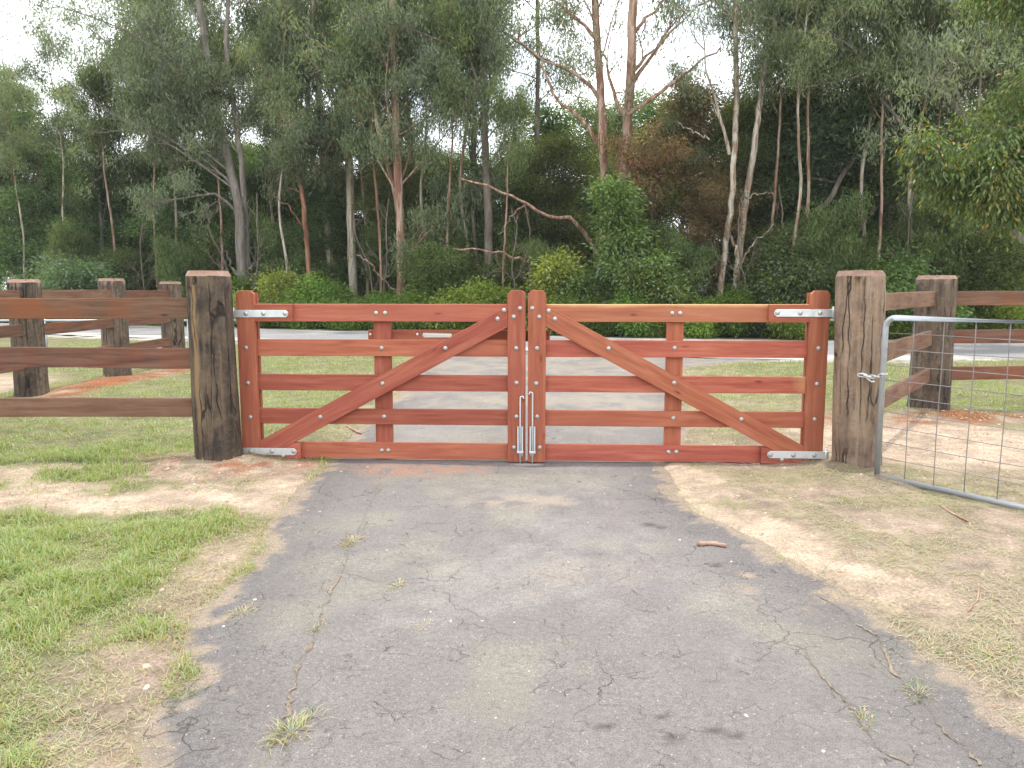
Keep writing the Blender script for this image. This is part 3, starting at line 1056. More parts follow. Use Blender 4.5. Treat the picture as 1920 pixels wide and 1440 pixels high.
    for lst, off, yy in ((fr, FRONT, yf), (ba, 0.0, yr)):
        for u, v in lst:
            s, z = on_gate(u, v, off)
            link('bolt', bolt_me, g, (s, yy, z))
    # strap hinges
    ht = [(462, 588), (494.5, 588), (535, 588), (471, 846), (510.5, 846), (551, 846)] if not right else [(1537, 587), (1500, 587), (1457, 586.5), (1526, 853), (1487, 853), (1444, 852.5)]
    P = [on_gate(u, v, FRONT) for u, v in ht]
    if not right:
        strap_hinge(g, -0.012, P[2][0] + 0.025, P[0][1], P[:3], yf)
        strap_hinge(g, -0.012, P[5][0] + 0.025, P[3][1], P[3:], yf)
    else:
        strap_hinge(g, WTOT + 0.012, P[2][0] - 0.025, P[0][1], P[:3], yf)
        strap_hinge(g, WTOT + 0.012, P[5][0] - 0.025, P[3][1], P[3:], yf)
    # drop bolt on the meeting stile: rod with hooked top in a folded guide
    u = 975.5 if not right else 998.5
    sx = on_gate(u, 800, FRONT)[0]
    sg = 1 if not right else -1
    ztop = 0.575 if not right else 0.61
    yc = yf - 0.018
    rod = [(sx, yc, -0.03), (sx, yc, 0.2), (sx, yc, ztop - 0.02)] + [(sx + sg * 0.014 * (1 - math.cos(t)), yc, ztop - 0.02 + 0.020 * math.sin(t)) for t in np.linspace(0.3, 3.3, 8)]
    db = link('drop_bolt', MB().tube(rod, 0.0068, 10).mesh('drop_bolt', M_zinc, True), g)
    ch = MB()
    for px, qx in ((sx - 0.024, sx - 0.012), (sx + 0.012, sx + 0.024)):
        ch.prism([(px, 0.10), (qx, 0.10), (qx, 0.318), (px, 0.318)], yf - 0.034, yf - 0.0005, 0.002)
    ch.prism([(sx - 0.0118, 0.10), (sx + 0.0118, 0.10), (sx + 0.0118, 0.318), (sx - 0.0118, 0.318)], yf - 0.0065, yf - 0.0008)
    link('guide', ch.mesh('guide', M_zinc), db)
    link('guide_base', MB().prism([(sx - 0.027, 0.094), (sx + 0.027, 0.094), (sx + 0.027, 0.112), (sx - 0.027, 0.112)], yf - 0.037, yf - 0.0004, 0.002).mesh('guide_base', M_zinc), db)
    if not right:
        # slotted timber slide latch on the back of this leaf
        off = -0.085
        a, zt = on_gate(690, 618.5, off)
        b, _ = on_gate(1031, 618.5, off)
        zb2 = zt - 0.093
        s0, s1 = on_gate(791, 630, off)[0], on_gate(847, 630, off)[0]
        zc, hh = (zt + zb2) / 2 + 0.004, 0.020
        y0, y1 = 0.083, 0.113
        L = MB()
        # four pieces of one slotted board
        L.prism([(a, zb2), (s0, zb2), (s0, zt), (a, zt)], y0, y1, 0.002)
        L.prism([(s1, zb2), (b - 0.015, zb2), (b, zb2 + 0.015), (b, zt - 0.015), (b - 0.015, zt), (s1, zt)], y0, y1, 0.002)
        L.prism([(s0, zb2), (s1, zb2), (s1, zc - hh), (s0, zc - hh)], y0, y1)
        L.prism([(s0, zc + hh), (s1, zc + hh), (s1, zt), (s0, zt)], y0, y1)
        for q, sgn in ((s0, 1), (s1, -1)):
            tri = [(q, zc - hh), (q + sgn * 0.014, zc - hh), (q, zc - hh + 0.014)]
            tri2 = [(q, zc + hh), (q, zc + hh - 0.014), (q + sgn * 0.014, zc + hh)]
            for t in (tri, tri2):
                L.prism(t if sgn > 0 else t[::-1], y0, y1)
        lb = link('slide_latch', L.mesh('slide_latch', M_gate), g)
        for u_, v_ in ((694.5, 627), (782.5, 627)):
            s, z = on_gate(u_, v_, off)
            link('bolt', small_bolt_me, lb, (s, y0, z))
    return g


gate_a = build_leaf(False, 'red timber gate leaf hinged on the dark streaked post, with slotted latch board')
gate_b = build_leaf(True, 'red timber gate leaf hinged on the grey-brown post beside the wire gate')


# ---------------------------------------------------------------- posts and rail fences
def post_mesh(name, r0, r1, h, mat, seed, lean=(0, 0), flat=0.0):
    S, K = 40, 26
    a = np.arange(S) * 2 * np.pi / S
    zs = np.concatenate([np.linspace(-0.35, 0, 4)[:-1], np.linspace(0, h - 0.045, K - 4), [h - 0.032, h]])
    V, mi = [], []
    lob = fbm(np.cos(a) * 1.2 + 5, np.sin(a) * 1.2 + 5, seed, 3) - 0.5
    edge = fbm(np.cos(a) * 2.5 + 2, np.sin(a) * 2.5, seed + 4, 3)
    for k, z in enumerate(zs):
        t = np.clip(z / h, 0, 1)
        r = r0 + (r1 - r0) * t
        rr = r * (1 + 0.10 * lob) + 0.012 * (fbm(a * 6 / np.pi + 3, a * 0 + z * 2.2, seed + 9, 3) - 0.5) + 0.004 * np.sin(a * 17 + seed)
        zz = np.full(S, z)
        if k == len(zs) - 2:
            zz = zz - 0.022 * edge
        if k == len(zs) - 1:
            rr = rr * 0.885
        if z < 0.12 and z >= 0:
            rr = rr + 0.012 * (1 - z / 0.12)
        V.append(np.stack([rr * np.cos(a) + lean[0] * t, rr * np.sin(a) + lean[1] * t, zz], -1))
    mb = MB()
    n = len(zs)
    F, Mi = [], []
    for k in range(n - 1):
        for i in range(S):
            j = (i + 1) % S
            F.append((k * S + i, k * S + j, (k + 1) * S + j, (k + 1) * S + i))
            Mi.append(1 if k == n - 2 else 0)
    F.append(tuple((n - 1) * S + i for i in range(S)))
    Mi.append(1)
    mb.v = [tuple(p) for p in np.concatenate(V)]
    mb.f, mb.m = F, Mi
    me = mb.mesh(name, [mat, M_cut])
    for p in me.polygons:
        p.use_smooth = p.material_index == 0
    return me


pa = link('gate_post', post_mesh('gate_post', 0.184, 0.170, 1.60, M_postA, 3, (-0.02, 0)), None, (-2.445, 6.30, 0), (0, 0, 0),
          'thick dark streaked log post with a yellow stripe, carrying a gate leaf', 'post', 'log posts carrying the gates')
pb = link('gate_post', post_mesh('gate_post', 0.184, 0.180, 1.625, M_postB, 8, (-0.06, 0)), None, (2.768, 6.04, 0), (0, 0, 0),
          'thick grey-brown log post between the red gate and the wire gate', 'post', 'log posts carrying the gates')
pb.location.z = -0.03


def gate_pt(s, off, z):
    p = GL + GD * s + GN * off
    return (p[0], p[1], z)


for post, s_pin, zs in ((pa, -0.012 - 0.016, (on_gate(462, 588, FRONT)[1], on_gate(471, 846, FRONT)[1])), (pb, WTOT + 0.012 + 0.016, (on_gate(1537, 587, FRONT)[1], on_gate(1526, 853, FRONT)[1]))):
    for z in zs:
        tip = np.array(gate_pt(s_pin, FRONT - 0.006, z - 0.052))
        c = np.array((post.location.x + (-0.02 if post is pa else -0.045) * z / 1.6, post.location.y, z - 0.052))
        d = (c - tip)
        d = d / np.linalg.norm(d)
        # enters the post square to its face on the gate side
        gudgeon(post, tuple(c - d * 0.10), tuple(tip))


def rail_between(parent, name, p, q, z, h, mat, thick=0.05, bow=0.012, seed=1, org=(0, 0, 0), dz=0.0):
    p, q = np.array(p, float), np.array(q, float)
    d = q - p
    L = float(np.linalg.norm(d))
    me = board_mesh(name, L, h, -thick / 2, thick / 2, mat, bow=bow, seed=seed)
    return link(name, me, parent, (p[0] - org[0], p[1] - org[1], z - h / 2 - org[2]), (0, -math.atan2(dz, L), math.atan2(d[1], d[0])))


# front fence: three rails from the dark gate post to the corner
f1 = link('rail_fence', None, None, (-4.45, 6.28, 0), (0, 0, 0), 'near three-rail brown timber fence let into the dark gate post', 'fence')
for k, (z, m) in enumerate(((1.380, M_rail), (0.975, M_rail), (0.565, M_rail_grey))):
    rail_between(f1, 'rail', (-6.45, 6.20), (-2.50, 6.29), z, 0.158, m, seed=11 + k, org=(-4.45, 6.28, 0), bow=0.030 if k == 1 else 0.012)
link('post', post_mesh('post', 0.215, 0.205, 1.6, M_postC, 31), f1, (-6.45 + 4.45, 6.2 - 6.28, 0))

# receding fence behind it
f2 = link('rail_fence', None, None, (-6.45, 12.5, 0), (0, 0, 0), 'brown timber rail fence running away from the road gate side, on three stout posts', 'fence')
f2['label'] = 'brown rail fence on three stout log posts, running back towards the road'
PY = (8.1, 10.30, 12.60, 14.70)
for k, y in enumerate(PY):
    link('post', post_mesh('post', 0.207, 0.202 - 0.004 * k, (1.60, 1.585, 1.63, 1.60)[k], M_postC, 51 + k * 7), f2, (-0.05 + 0.02 * (k % 2), y - 12.5, 0))
for k in range(3):
    for j, z in enumerate((1.44, 0.985, 0.555)):
        rail_between(f2, 'rail', (-6.45, PY[k] - 0.1), (-6.45, PY[k + 1] - 0.05), z + 0.01 * ((k + j) % 2), 0.15, (M_rail, M_rail_grey)[(k + j) % 2], seed=60 + k * 5 + j, org=(-6.45, 12.5, 0))
for j, z in enumerate((1.40, 0.98, 0.56)):
    rail_between(f2, 'rail', (-6.45, 6.25), (-6.45, 8.1), z, 0.15, M_rail, seed=90 + j, org=(-6.45, 12.5, 0))

# right-hand fence: wing from the grey-brown gate post to a stout post, then along
f3 = link('rail_fence', None, None, (4.86, 8.88, 0), (0, 0, 0), 'brown rail fence angling back from the grey-brown gate post behind the wire gate', 'fence')
link('post', post_mesh('post', 0.222, 0.212, 1.61, M_postC, 77), f3, (0, 0, 0))
link('post', post_mesh('post', 0.215, 0.205, 1.6, M_postC, 83), f3, (3.4, 0.25, 0))
for j, z in enumerate((1.425, 0.985, 0.56)):
    rail_between(f3, 'rail', (2.80, 6.10), (4.80, 8.80), z, 0.158, M_rail_grey, seed=101 + j, org=(4.86, 8.88, 0))
    rail_between(f3, 'rail', (4.90, 8.88), (8.2, 9.12), z + 0.005, 0.158, M_rail, seed=111 + j, org=(4.86, 8.88, 0))

# ---------------------------------------------------------------- wire gate, chain, far pipe gate
W0, W1 = np.array((2.765, 5.70)), np.array((4.35, 3.16))
WL = float(np.linalg.norm(W1 - W0))
wg = link('wire_gate', None, None, (W0[0], W0[1], 0), (0, 0, math.atan2(W1[1] - W0[1], W1[0] - W0[0])), 'galvanised pipe gate with wire mesh, chained to the grey-brown post', 'gate')
zt, zb, rc = 1.245, 0.045, 0.075
arc = [(rc * (1 - math.cos(t)), 0, zt - rc + rc * math.sin(t)) for t in np.linspace(0, math.pi / 2, 9)]
arc2 = [(WL - rc + rc * math.sin(t), 0, zt - rc + rc * math.cos(t)) for t in np.linspace(0, math.pi / 2, 9)]
fr_ = link('frame', MB().tube([(0, 0, zb - 0.02)] + arc + arc2 + [(WL, 0, zb)], 0.0215, 14).mesh('frame', M_pipe, True), wg)
link('bottom_rail', MB().tube([(0.012, 0, zb + 0.005), (WL, 0, zb + 0.005)], 0.0205, 14).mesh('bottom_rail', M_pipe, True), wg)
wire_h = [zt - 0.115 - 0.1165 * k for k in range(9)]
for k, z in enumerate(wire_h):
    pts = [(x, 0.004, z + 0.003 * math.sin(x * 5 + k * 2.1)) for x in np.linspace(0.0, WL, 14)]
    link('wire', MB().tube(pts, 0.0028, 6).mesh('wire', M_wire, True), wg)
for k in range(1, 14):
    x = 0.215 * k
    pts = [(x + 0.003 * math.sin(z * 6 + k), -0.001, z) for z in np.linspace(zb, zt, 8)]
    link('upright_wire', MB().tube(pts, 0.0030, 6).mesh('upright_wire', M_wire, True), wg)

chn = link('chain', None, None, at(1635, 706, Y=5.84), (0, 0, 0), 'short galvanised chain holding the wire gate to the grey-brown post', 'chain')
co = np.array(chn.location)
link_prof = []
for k in range(12):
    t = 2 * math.pi * k / 12
    link_prof.append((0.024 * math.cos(t) + 0.010 * np.sign(math.cos(t)), 0.013 * math.sin(t)))
pcs = [(1612, 703, 5.845), (1622, 704, 5.825), (1631, 706, 5.79), (1640, 707, 5.745), (1648, 706, 5.70), (1656, 702, 5.67), (1661, 701, 5.70)]
PW = [at(u, v, Y=y) for u, v, y in pcs]
for k in range(len(PW) - 1):
    a, b = PW[k], PW[k + 1]
    d = (b - a)
    d /= np.linalg.norm(d)
    up = np.array((0, 0, 1.0)) if k % 2 else np.array((0.1, -1.0, 0.1))
    s = np.cross(d, up)
    s /= np.linalg.norm(s)
    c = (a + b) / 2 - co
    ring = [c + d * x + s * y for x, y in link_prof]
    link('link', MB().tube(ring + ring[:1], 0.0042, 7, False).mesh('link', M_zinc, True), chn)
hk = [at(1610, 703, Y=5.86), at(1617, 700, Y=5.83), at(1623, 704, Y=5.82), at(1627, 711, Y=5.82), at(1634, 716, Y=5.825), at(1639, 715, Y=5.84)]
link('hook', MB().tube([p - co for p in hk], 0.0075, 8).mesh('hook', M_zinc, True), chn)

pg = link('pipe_gate', None, None, (-10, 15.6, 0), (0, 0, 0), 'distant galvanised pipe gate behind the receding brown rail fence', 'gate')
po = np.array((-10, 15.6, 0))
xa_, xb_ = at(-180, 600, Y=15.6)[0] + 10, at(353, 600, Y=15.6)[0] + 10
xm_ = at(83, 600, Y=15.6)[0] + 10
z1_, z2_ = at(83, 601, Y=15.6)[2], at(83, 654, Y=15.6)[2]
link('top_rail', MB().tube([(xa_, 0, z1_), (xb_, 0, z1_)], 0.024, 10).mesh('top_rail', M_pipe, True), pg)
link('bottom_rail', MB().tube([(xa_, 0, z2_), (xb_, 0, z2_)], 0.024, 10).mesh('bottom_rail', M_pipe, True), pg)
for x_ in (xm_, xb_, xa_):
    link('upright', MB().tube([(x_, 0.004, -0.05), (x_, 0.004, z1_ + 0.03)], 0.03, 10).mesh('upright', M_pipe, True), pg)
for k in range(3):
    zz = z2_ + (z1_ - z2_) * (k + 1) / 4
    link('wire', MB().tube([(xa_, 0, zz), (xb_, 0, zz)], 0.003, 5).mesh('wire', M_wire, True), pg)


# ---------------------------------------------------------------- trees and shrubs
def unit(a):
    return a / (np.linalg.norm(a, axis=-1, keepdims=True) + 1e-9)


def curves(rng, start, d, L, k, up=0.0, wob=0.12):
    """(M,3) starts, (M,3) unit dirs, (M,) lengths -> (M,k,3); bends upward by `up`"""
    M = len(start)
    P = np.empty((M, k, 3))
    P[:, 0] = start
    d = d.copy()
    for i in range(1, k):
        d = unit(d + rng.normal(0, wob, (M, 3)) + np.array((0, 0, up / k)))
        P[:, i] = P[:, i - 1] + d * (L / (k - 1))[:, None]
    return P


def along(P, idx, t):
    """point and direction at fraction t on polylines P[idx]"""
    k = P.shape[1]
    f = np.clip(t * (k - 1), 0, k - 1.001)
    i = f.astype(int)
    w = (f - i)[:, None]
    a, b = P[idx, i], P[idx, i + 1]
    return a * (1 - w) + b * w, unit(b - a)


def leaf_mesh_arrays(rng, C, Dv, Nv, ln, wd, fold=0.15):
    side = unit(np.cross(Dv, Nv))
    nn = unit(np.cross(side, Dv))
    mid = C + Dv * (ln * 0.45)[:, None] + nn * (ln * fold * 0.3)[:, None]
    V = np.stack([C, mid - side * (wd / 2)[:, None], C + Dv * ln[:, None] - nn * (ln * fold)[:, None], mid + side * (wd / 2)[:, None]], 1)
    n = len(C)
    Q = np.arange(n * 4).reshape(n, 4)
    return V.reshape(-1, 3), Q


def foliage(rng, cl, p):
    """cl (K,3) cluster centres -> leaf verts, quads, tints"""
    K = len(cl)
    nl = p['n']
    c = np.repeat(cl, nl, 0)
    M = len(c)
    sg = np.array(p['sig'])
    off = rng.normal(0, 1, (M, 3)) * sg
    C = c + off
    if p['style'] == 'gum':
        D = unit(rng.normal(0, 0.55, (M, 3)) + np.array((0, 0, -1.0)))
        Nv = unit(rng.normal(0, 1, (M, 3)))
    else:
        D = unit(off * 0.6 + rng.normal(0, 0.5, (M, 3)) * sg.max() + np.array((0, 0, p.get('droop', -0.1))))
        Nv = unit(rng.normal(0, 0.85, (M, 3)) + np.array((0, 0, 0.8)))
    ln = rng.uniform(0.75, 1.3, M) * p['len']
    wd = rng.uniform(0.8, 1.2, M) * p['wid']
    V, Q = leaf_mesh_arrays(rng, C, D, Nv, ln, wd)
    base = np.array(p['col'])
    kc = np.repeat(rng.uniform(0, 1, K), nl)
    col = base[None] * (1 + rng.normal(0, 0.20, (M, 1))) * np.repeat(rng.uniform(0.62, 1.38, (K, 1)), nl, 0)
    alt = np.array(p.get('alt', base * 1.3))
    w = ((kc < p.get('altp', 0.15)) * rng.uniform(0.3, 1.0, M))[:, None]
    col = col * (1 - w) + alt[None] * w
    if 'odd' in p:
        o = (rng.uniform(0, 1, M) < p['odd'][1])[:, None]
        col = np.where(o, np.array(p['odd'][0])[None], col)
    col = np.clip(col, 0.008, 0.8)
    return V, Q, np.repeat(col, 4, 0)


GUM = dict(style='gum', n=46, sig=(0.21, 0.21, 0.21), len=0.165, wid=0.034, col=(0.178, 0.222, 0.135), alt=(0.25, 0.29, 0.14), altp=0.3, odd=((0.30, 0.21, 0.13), 0.02))
GUM2 = dict(GUM, col=(0.155, 0.205, 0.105), alt=(0.23, 0.275, 0.105))
DARK = dict(style='broad', n=56, sig=(0.42, 0.42, 0.16), len=0.155, wid=0.060, col=(0.108, 0.172, 0.078), alt=(0.185, 0.25, 0.095), altp=0.3)
OLIVE = dict(style='broad', n=56, sig=(0.38, 0.38, 0.20), len=0.14, wid=0.045, col=(0.165, 0.212, 0.092), alt=(0.25, 0.29, 0.115), altp=0.3)
RUST = dict(style='broad', n=52, sig=(0.24, 0.24, 0.15), len=0.13, wid=0.045, col=(0.23, 0.20, 0.10), alt=(0.42, 0.25, 0.15), altp=0.35)
FRESH = dict(style='broad', n=42, sig=(0.26, 0.26, 0.18), len=0.13, wid=0.060, col=(0.125, 0.19, 0.05), alt=(0.21, 0.265, 0.06), altp=0.3)
LIME = dict(FRESH, col=(0.24, 0.30, 0.055), alt=(0.34, 0.37, 0.07))
VINE = dict(FRESH, sig=(0.30, 0.30, 0.16), col=(0.125, 0.215, 0.055), alt=(0.20, 0.28, 0.065))
YELLOW = dict(style='broad', n=40, sig=(0.20, 0.20, 0.17), len=0.13, wid=0.048, col=(0.115, 0.17, 0.038), alt=(0.22, 0.235, 0.045), altp=0.3, odd=((0.48, 0.30, 0.05), 0.03), droop=-0.3)


def limbs_from(rng, trunk, tr, nl, z0, z1, L, el, az=None, azs=math.pi, top=0.55, up=0.5, wob=0.13):
    """first-order limbs set along one trunk polyline"""
    zz = trunk[:, 2]
    zs = np.sort(rng.uniform(z0, z1, nl))
    pos = np.stack([np.interp(zs, zz, trunk[:, i]) for i in range(3)], -1)
    rr = np.interp(zs, zz, tr)
    a = (np.arange(nl) * 2.4 + rng.uniform(0, 6.28) + rng.normal(0, 0.4, nl)) if az is None else az + rng.uniform(-azs, azs, nl)
    e = np.radians(el) + rng.normal(0, 0.2, nl)
    d = np.stack([np.cos(a) * np.cos(e), np.sin(a) * np.cos(e), np.sin(e)], -1)
    f = (zs - z0) / max(0.1, z1 - z0)
    Ls = L * (1 - (1 - top) * f) * rng.uniform(0.5, 1.3, nl)
    P = curves(rng, pos, d, Ls, 7, up, wob)
    r0 = np.clip(rr * 0.30, 0.014, 0.05)
    return P, r0


def make_tree(name, label, trunks, leaf, limbs, ns=5, nt=4, seed=1, bark=B_grey, group=None, org=None, extra=(), sub=0.42, twig=0.5, cat='tree', two=True, bare=False, tight=1.0, mat=M_leaf_hero):
    """trunks: list of (polyline (k,3), radii (k,)); limbs: list of dicts for limbs_from; extra: explicit limbs (polyline, r0, leafy)"""
    rng = np.random.default_rng(seed)
    org = np.array(org if org is not None else trunks[0][0][0] * np.array((1, 1, 0)))
    o = link(name, None, None, org, (0, 0, 0), label, cat, group)
    BR = {}
    for P, r in trunks:
        k = max(14, len(P) * 4)
        t = np.linspace(0, len(P) - 1, k)
        # smooth interpolation of the polyline (Catmull-Rom)
        Pe = np.concatenate([2 * P[:1] - P[1:2], P, 2 * P[-1:] - P[-2:-1]])
        i = np.minimum(t.astype(int), len(P) - 2)
        f = (t - i)[:, None]
        a, b, c, d = Pe[i], Pe[i + 1], Pe[i + 2], Pe[i + 3]
        S = 0.5 * ((2 * b) + (c - a) * f + (2 * a - 5 * b + 4 * c - d) * f ** 2 + (3 * b - a - 3 * c + d) * f ** 3)
        rr = np.interp(t, np.arange(len(P)), r)
        S[1:-1] += rng.normal(0, 0.012, (k - 2, 3)) * np.array((1, 1, 0))
        V, Q = tubes(S[None], rr[None], 12)
        ang = np.tile(np.arange(12), k)
        V += (rng.normal(0, 0.035, (len(V), 1)) * np.repeat(rr, 12)[:, None]) * np.stack([np.cos(ang * 0.52), np.sin(ang * 0.52), ang * 0], -1)
        link('trunk', mesh_np('trunk', V - org, Q, None, bark, True), o)

    def addb(P, r0, r1, sides, own):
        k = P.shape[1]
        rr = r0[:, None] * (1 - np.linspace(0, 1, k))[None] + r1 * np.linspace(0, 1, k)[None]
        for w in np.unique(own):
            V, Q = tubes(P[own == w], rr[own == w], sides)
            L = BR.setdefault(int(w), [[], [], 0])
            L[0].append(V)
            L[1].append(Q + L[2])
            L[2] += len(V)
    limbP, limbR, limbO = [], [], []
    for lm in limbs:
        lm = dict(lm)
        ti = lm.pop('trunk', 0)
        tr = trunks[ti]
        P, r0 = limbs_from(rng, tr[0], tr[1], **lm)
        limbP.append(P)
        limbR.append(r0)
        limbO.append(np.full(len(P), ti))
    for ei, (P, r0, leafy) in enumerate(extra):
        P = np.asarray(P, float)
        t = np.linspace(0, len(P) - 1, 7 if leafy else 15)
        q = np.stack([np.interp(t, np.arange(len(P)), P[:, j]) for j in range(3)], -1)
        q[1:-1] += rng.normal(0, 0.04, (len(t) - 2, 3))
        if leafy:
            limbP.append(q[None])
            limbR.append(np.array([r0]))
            limbO.append(np.array([10 + ei]))
        else:
            lv, lq = tubes(q[None], np.linspace(r0, r0 * 0.35, len(q))[None], 8)
            link('limb', mesh_np('limb', lv - org, lq, None, bark, True), o)
    clusters = np.empty((0, 3))
    if limbP:
        LP, LR, LO = np.concatenate(limbP), np.concatenate(limbR), np.concatenate(limbO)
        addb(LP, LR, 0.012, 6, LO)
        nl = len(LP)
        idx = np.repeat(np.arange(nl), ns)
        t = np.tile(np.linspace(0.28, 1.0, ns), nl) + rng.uniform(-0.07, 0.05, nl * ns)
        pos, d = along(LP, idx, np.clip(t, 0.1, 1))
        d2 = unit(d + rng.normal(0, 0.62, d.shape) + np.array((0, 0, 0.12)))
        LL = np.linalg.norm(LP[:, -1] - LP[:, 0], axis=1)
        L2 = LL[idx] * sub * rng.uniform(0.6, 1.2, len(idx)) * (1.15 - 0.5 * np.clip(t, 0, 1))
        SP = curves(rng, pos, d2, L2, 5, 0.25, 0.2)
        addb(SP, np.clip(LR[idx] * 0.42, 0.010, 0.05), 0.007, 4, LO[idx])
        idx3 = np.repeat(np.arange(len(SP)), nt)
        t3 = np.tile(np.linspace(0.35, 1.0, nt), len(SP)) + rng.uniform(-0.08, 0.05, len(idx3))
        pos, d = along(SP, idx3, np.clip(t3, 0.1, 1))
        d3 = unit(d + rng.normal(0, 0.75, d.shape))
        L3 = L2[idx3] * twig * rng.uniform(0.6, 1.2, len(idx3))
        TP = curves(rng, pos, d3, L3, 4, 0.1, 0.25)
        addb(TP, np.full(len(TP), 0.010), 0.004, 3, LO[idx][idx3])
        clusters = TP[:, -1]
        if two:
            clusters = np.concatenate([clusters, TP[:, 2] + rng.normal(0, 0.1, (len(TP), 3))])
    for w, (vb, qb, _) in sorted(BR.items()):
        nm = 'branches' if w < 10 else 'limb'
        link(nm, mesh_np(nm, np.concatenate(vb) - org, np.concatenate(qb), None, bark, True), o, kind='stuff' if w < 10 else None)
    if leaf is not None and not bare and len(clusters):
        clusters = clusters[clusters[:, 2] > 0.12]
        V, Q, c = foliage(rng, clusters, leaf)
        V[:, 2] = np.maximum(V[:, 2], 0.03)
        link('crown', mesh_np('crown', V - org, Q, c, mat), o, kind='stuff')
    return o


def px_trunk(pts, Y, w0, w1, ztop=None, seed=0, ybend=0.25, base=True):
    """trunk through photo pixels at depth Y; widths in pixels at the bottom and at the top of frame"""
    rng = np.random.default_rng(seed + 999)
    P = [at(u, v, Y=Y + (rng.normal(0, ybend) if i else 0)) for i, (u, v) in enumerate(pts)]
    if base and P[0][2] > 0.0:
        b = P[0] + (P[0] - P[1]) * (P[0][2] / max(0.3, (P[1][2] - P[0][2])))
        P = [np.array((0.5 * (b[0] + P[0][0]), P[0][1], -0.12))] + P
    if ztop:
        d = P[-1] - P[-2]
        d = d / max(0.2, d[2])
        P.append(P[-1] + d * (ztop - P[-1][2]) * 0.5 + np.array((rng.normal(0, .2), rng.normal(0, .3), 0)))
        P.append(P[-2] + d * (ztop - P[-2][2]) + np.array((rng.normal(0, .4), rng.normal(0, .4), 0)))
    P = np.array(P)
    s = Y / FPX / 2 * 0.86
    top_of_frame = 12.0
    r = np.interp(P[:, 2], [0, top_of_frame, (ztop or top_of_frame) + 0.01], [w0 * s, w1 * s, 0.03 if ztop else w1 * s])
    return P, r


def px_line(pts, Y0, Y1):
    n = len(pts)
    return [at(u, v, Y=Y0 + (Y1 - Y0) * i / (n - 1)) for i, (u, v) in enumerate(pts)]


TG = 'tall gum trees along the far side of the road'

# twin grey trunks behind the dark post, broad crown reaching to the top corner
Y = 31.0
ta = px_trunk([(456, 545), (452, 470), (446, 380), (428, 300), (408, 220), (392, 120), (372, 0)], Y, 24, 13, 17.5, 1)
tb = px_trunk([(461, 540), (463, 430), (458, 380), (452, 300), (438, 200), (425, 100), (428, 0)], Y + 0.1, 15, 9, 17, 2)
make_tree('gum_tree', 'grey twin-stemmed gum behind the dark gate post, widest crown reaching over to the sky corner', [ta, tb], GUM,
          [dict(trunk=0, nl=11, z0=4.4, z1=9, L=7.2, el=34, az=math.pi * 0.96, azs=0.8, up=0.3), dict(trunk=0, nl=10, z0=7, z1=16.5, L=6.4, el=36, az=math.pi, azs=0.9, up=0.25), dict(trunk=1, nl=8, z0=6, z1=16, L=3.8, el=42)],
          ns=6, nt=4, seed=11, bark=B_grey, group=TG, extra=[(px_line([(446, 400), (400, 362), (340, 372), (290, 385)], Y, Y - 1.5), 0.07, True), (px_line([(452, 520), (432, 500), (424, 470)], Y, Y - 0.3), 0.06, False), (px_line([(462, 510), (490, 480), (505, 470)], Y, Y), 0.04, False)])

t = px_trunk([(580, 545), (577, 470), (570, 400), (562, 330), (552, 275), (540, 235), (528, 200)], 30.2, 12, 6, None, 3)
make_tree('gum_tree', 'slender red-barked leaning tree left of the two pale columns', [t], GUM2,
          [dict(nl=9, z0=5.0, z1=8.6, L=2.6, el=40)], ns=5, nt=4, seed=12, bark=B_red, group=TG,
          extra=[(px_line([(572, 430), (540, 385), (505, 362)], 30.2, 29.6), 0.035, False), (px_line([(560, 310), (566, 270), (572, 240)], 30.2, 30), 0.04, True)])

t = px_trunk([(622, 560), (614, 440), (607, 330), (600, 220), (592, 100), (587, 0)], 32.0, 15, 11, 19, 4)
make_tree('gum_tree', 'thinner of the two straight pale column-like gum trunks', [t], GUM,
          [dict(nl=10, z0=8.5, z1=18, L=4.2, el=42), dict(nl=4, z0=5.5, z1=8.5, L=2.6, el=30)], seed=13, bark=B_pale, group=TG, extra=[(px_line([(600, 190), (560, 90), (530, 40)], 32, 31), 0.06, True)])

t = px_trunk([(662, 535), (659, 440), (655, 330), (648, 200), (642, 90), (637, 0)], 31.0, 20, 15, 20, 5)
make_tree('gum_tree', 'thicker of the two straight pale column-like gum trunks', [t], GUM,
          [dict(nl=11, z0=8.5, z1=19, L=4.4, el=42), dict(nl=4, z0=5.0, z1=8, L=2.4, el=25)], seed=14, bark=B_pale, group=TG)

Y = 28.2
t = px_trunk([(752, 560), (752, 470), (749, 400), (746, 330), (742, 240), (738, 120), (735, 0)], Y, 21, 13, 17, 6)
t2 = px_trunk([(747, 395), (728, 310), (708, 235), (690, 150), (680, 60)], Y - 0.1, 11, 7, 14, 7, base=False)
make_tree('gum_tree', 'forked gum with red lower bark and pale upper stem, bare crooked limb low beside it', [t, t2], GUM2,
          [dict(trunk=0, nl=12, z0=4.4, z1=16, L=3.6, el=42), dict(trunk=1, nl=6, z0=6, z1=12.5, L=2.6, el=45)], ns=6, seed=15, bark=B_pink, group=TG,
          extra=[(px_line([(755, 505), (775, 470), (800, 440), (830, 405)], Y, Y - 0.6), 0.075, True), (px_line([(757, 510), (768, 480), (775, 440)], Y, Y), 0.07, False), (px_line([(745, 545), (715, 522), (690, 490), (668, 478)], Y, Y - 0.5), 0.04, False), (px_line([(775, 470), (805, 455), (830, 460)], Y, Y - 0.5), 0.035, False), (px_line([(700, 290), (665, 270)], Y, Y), 0.04, True)])

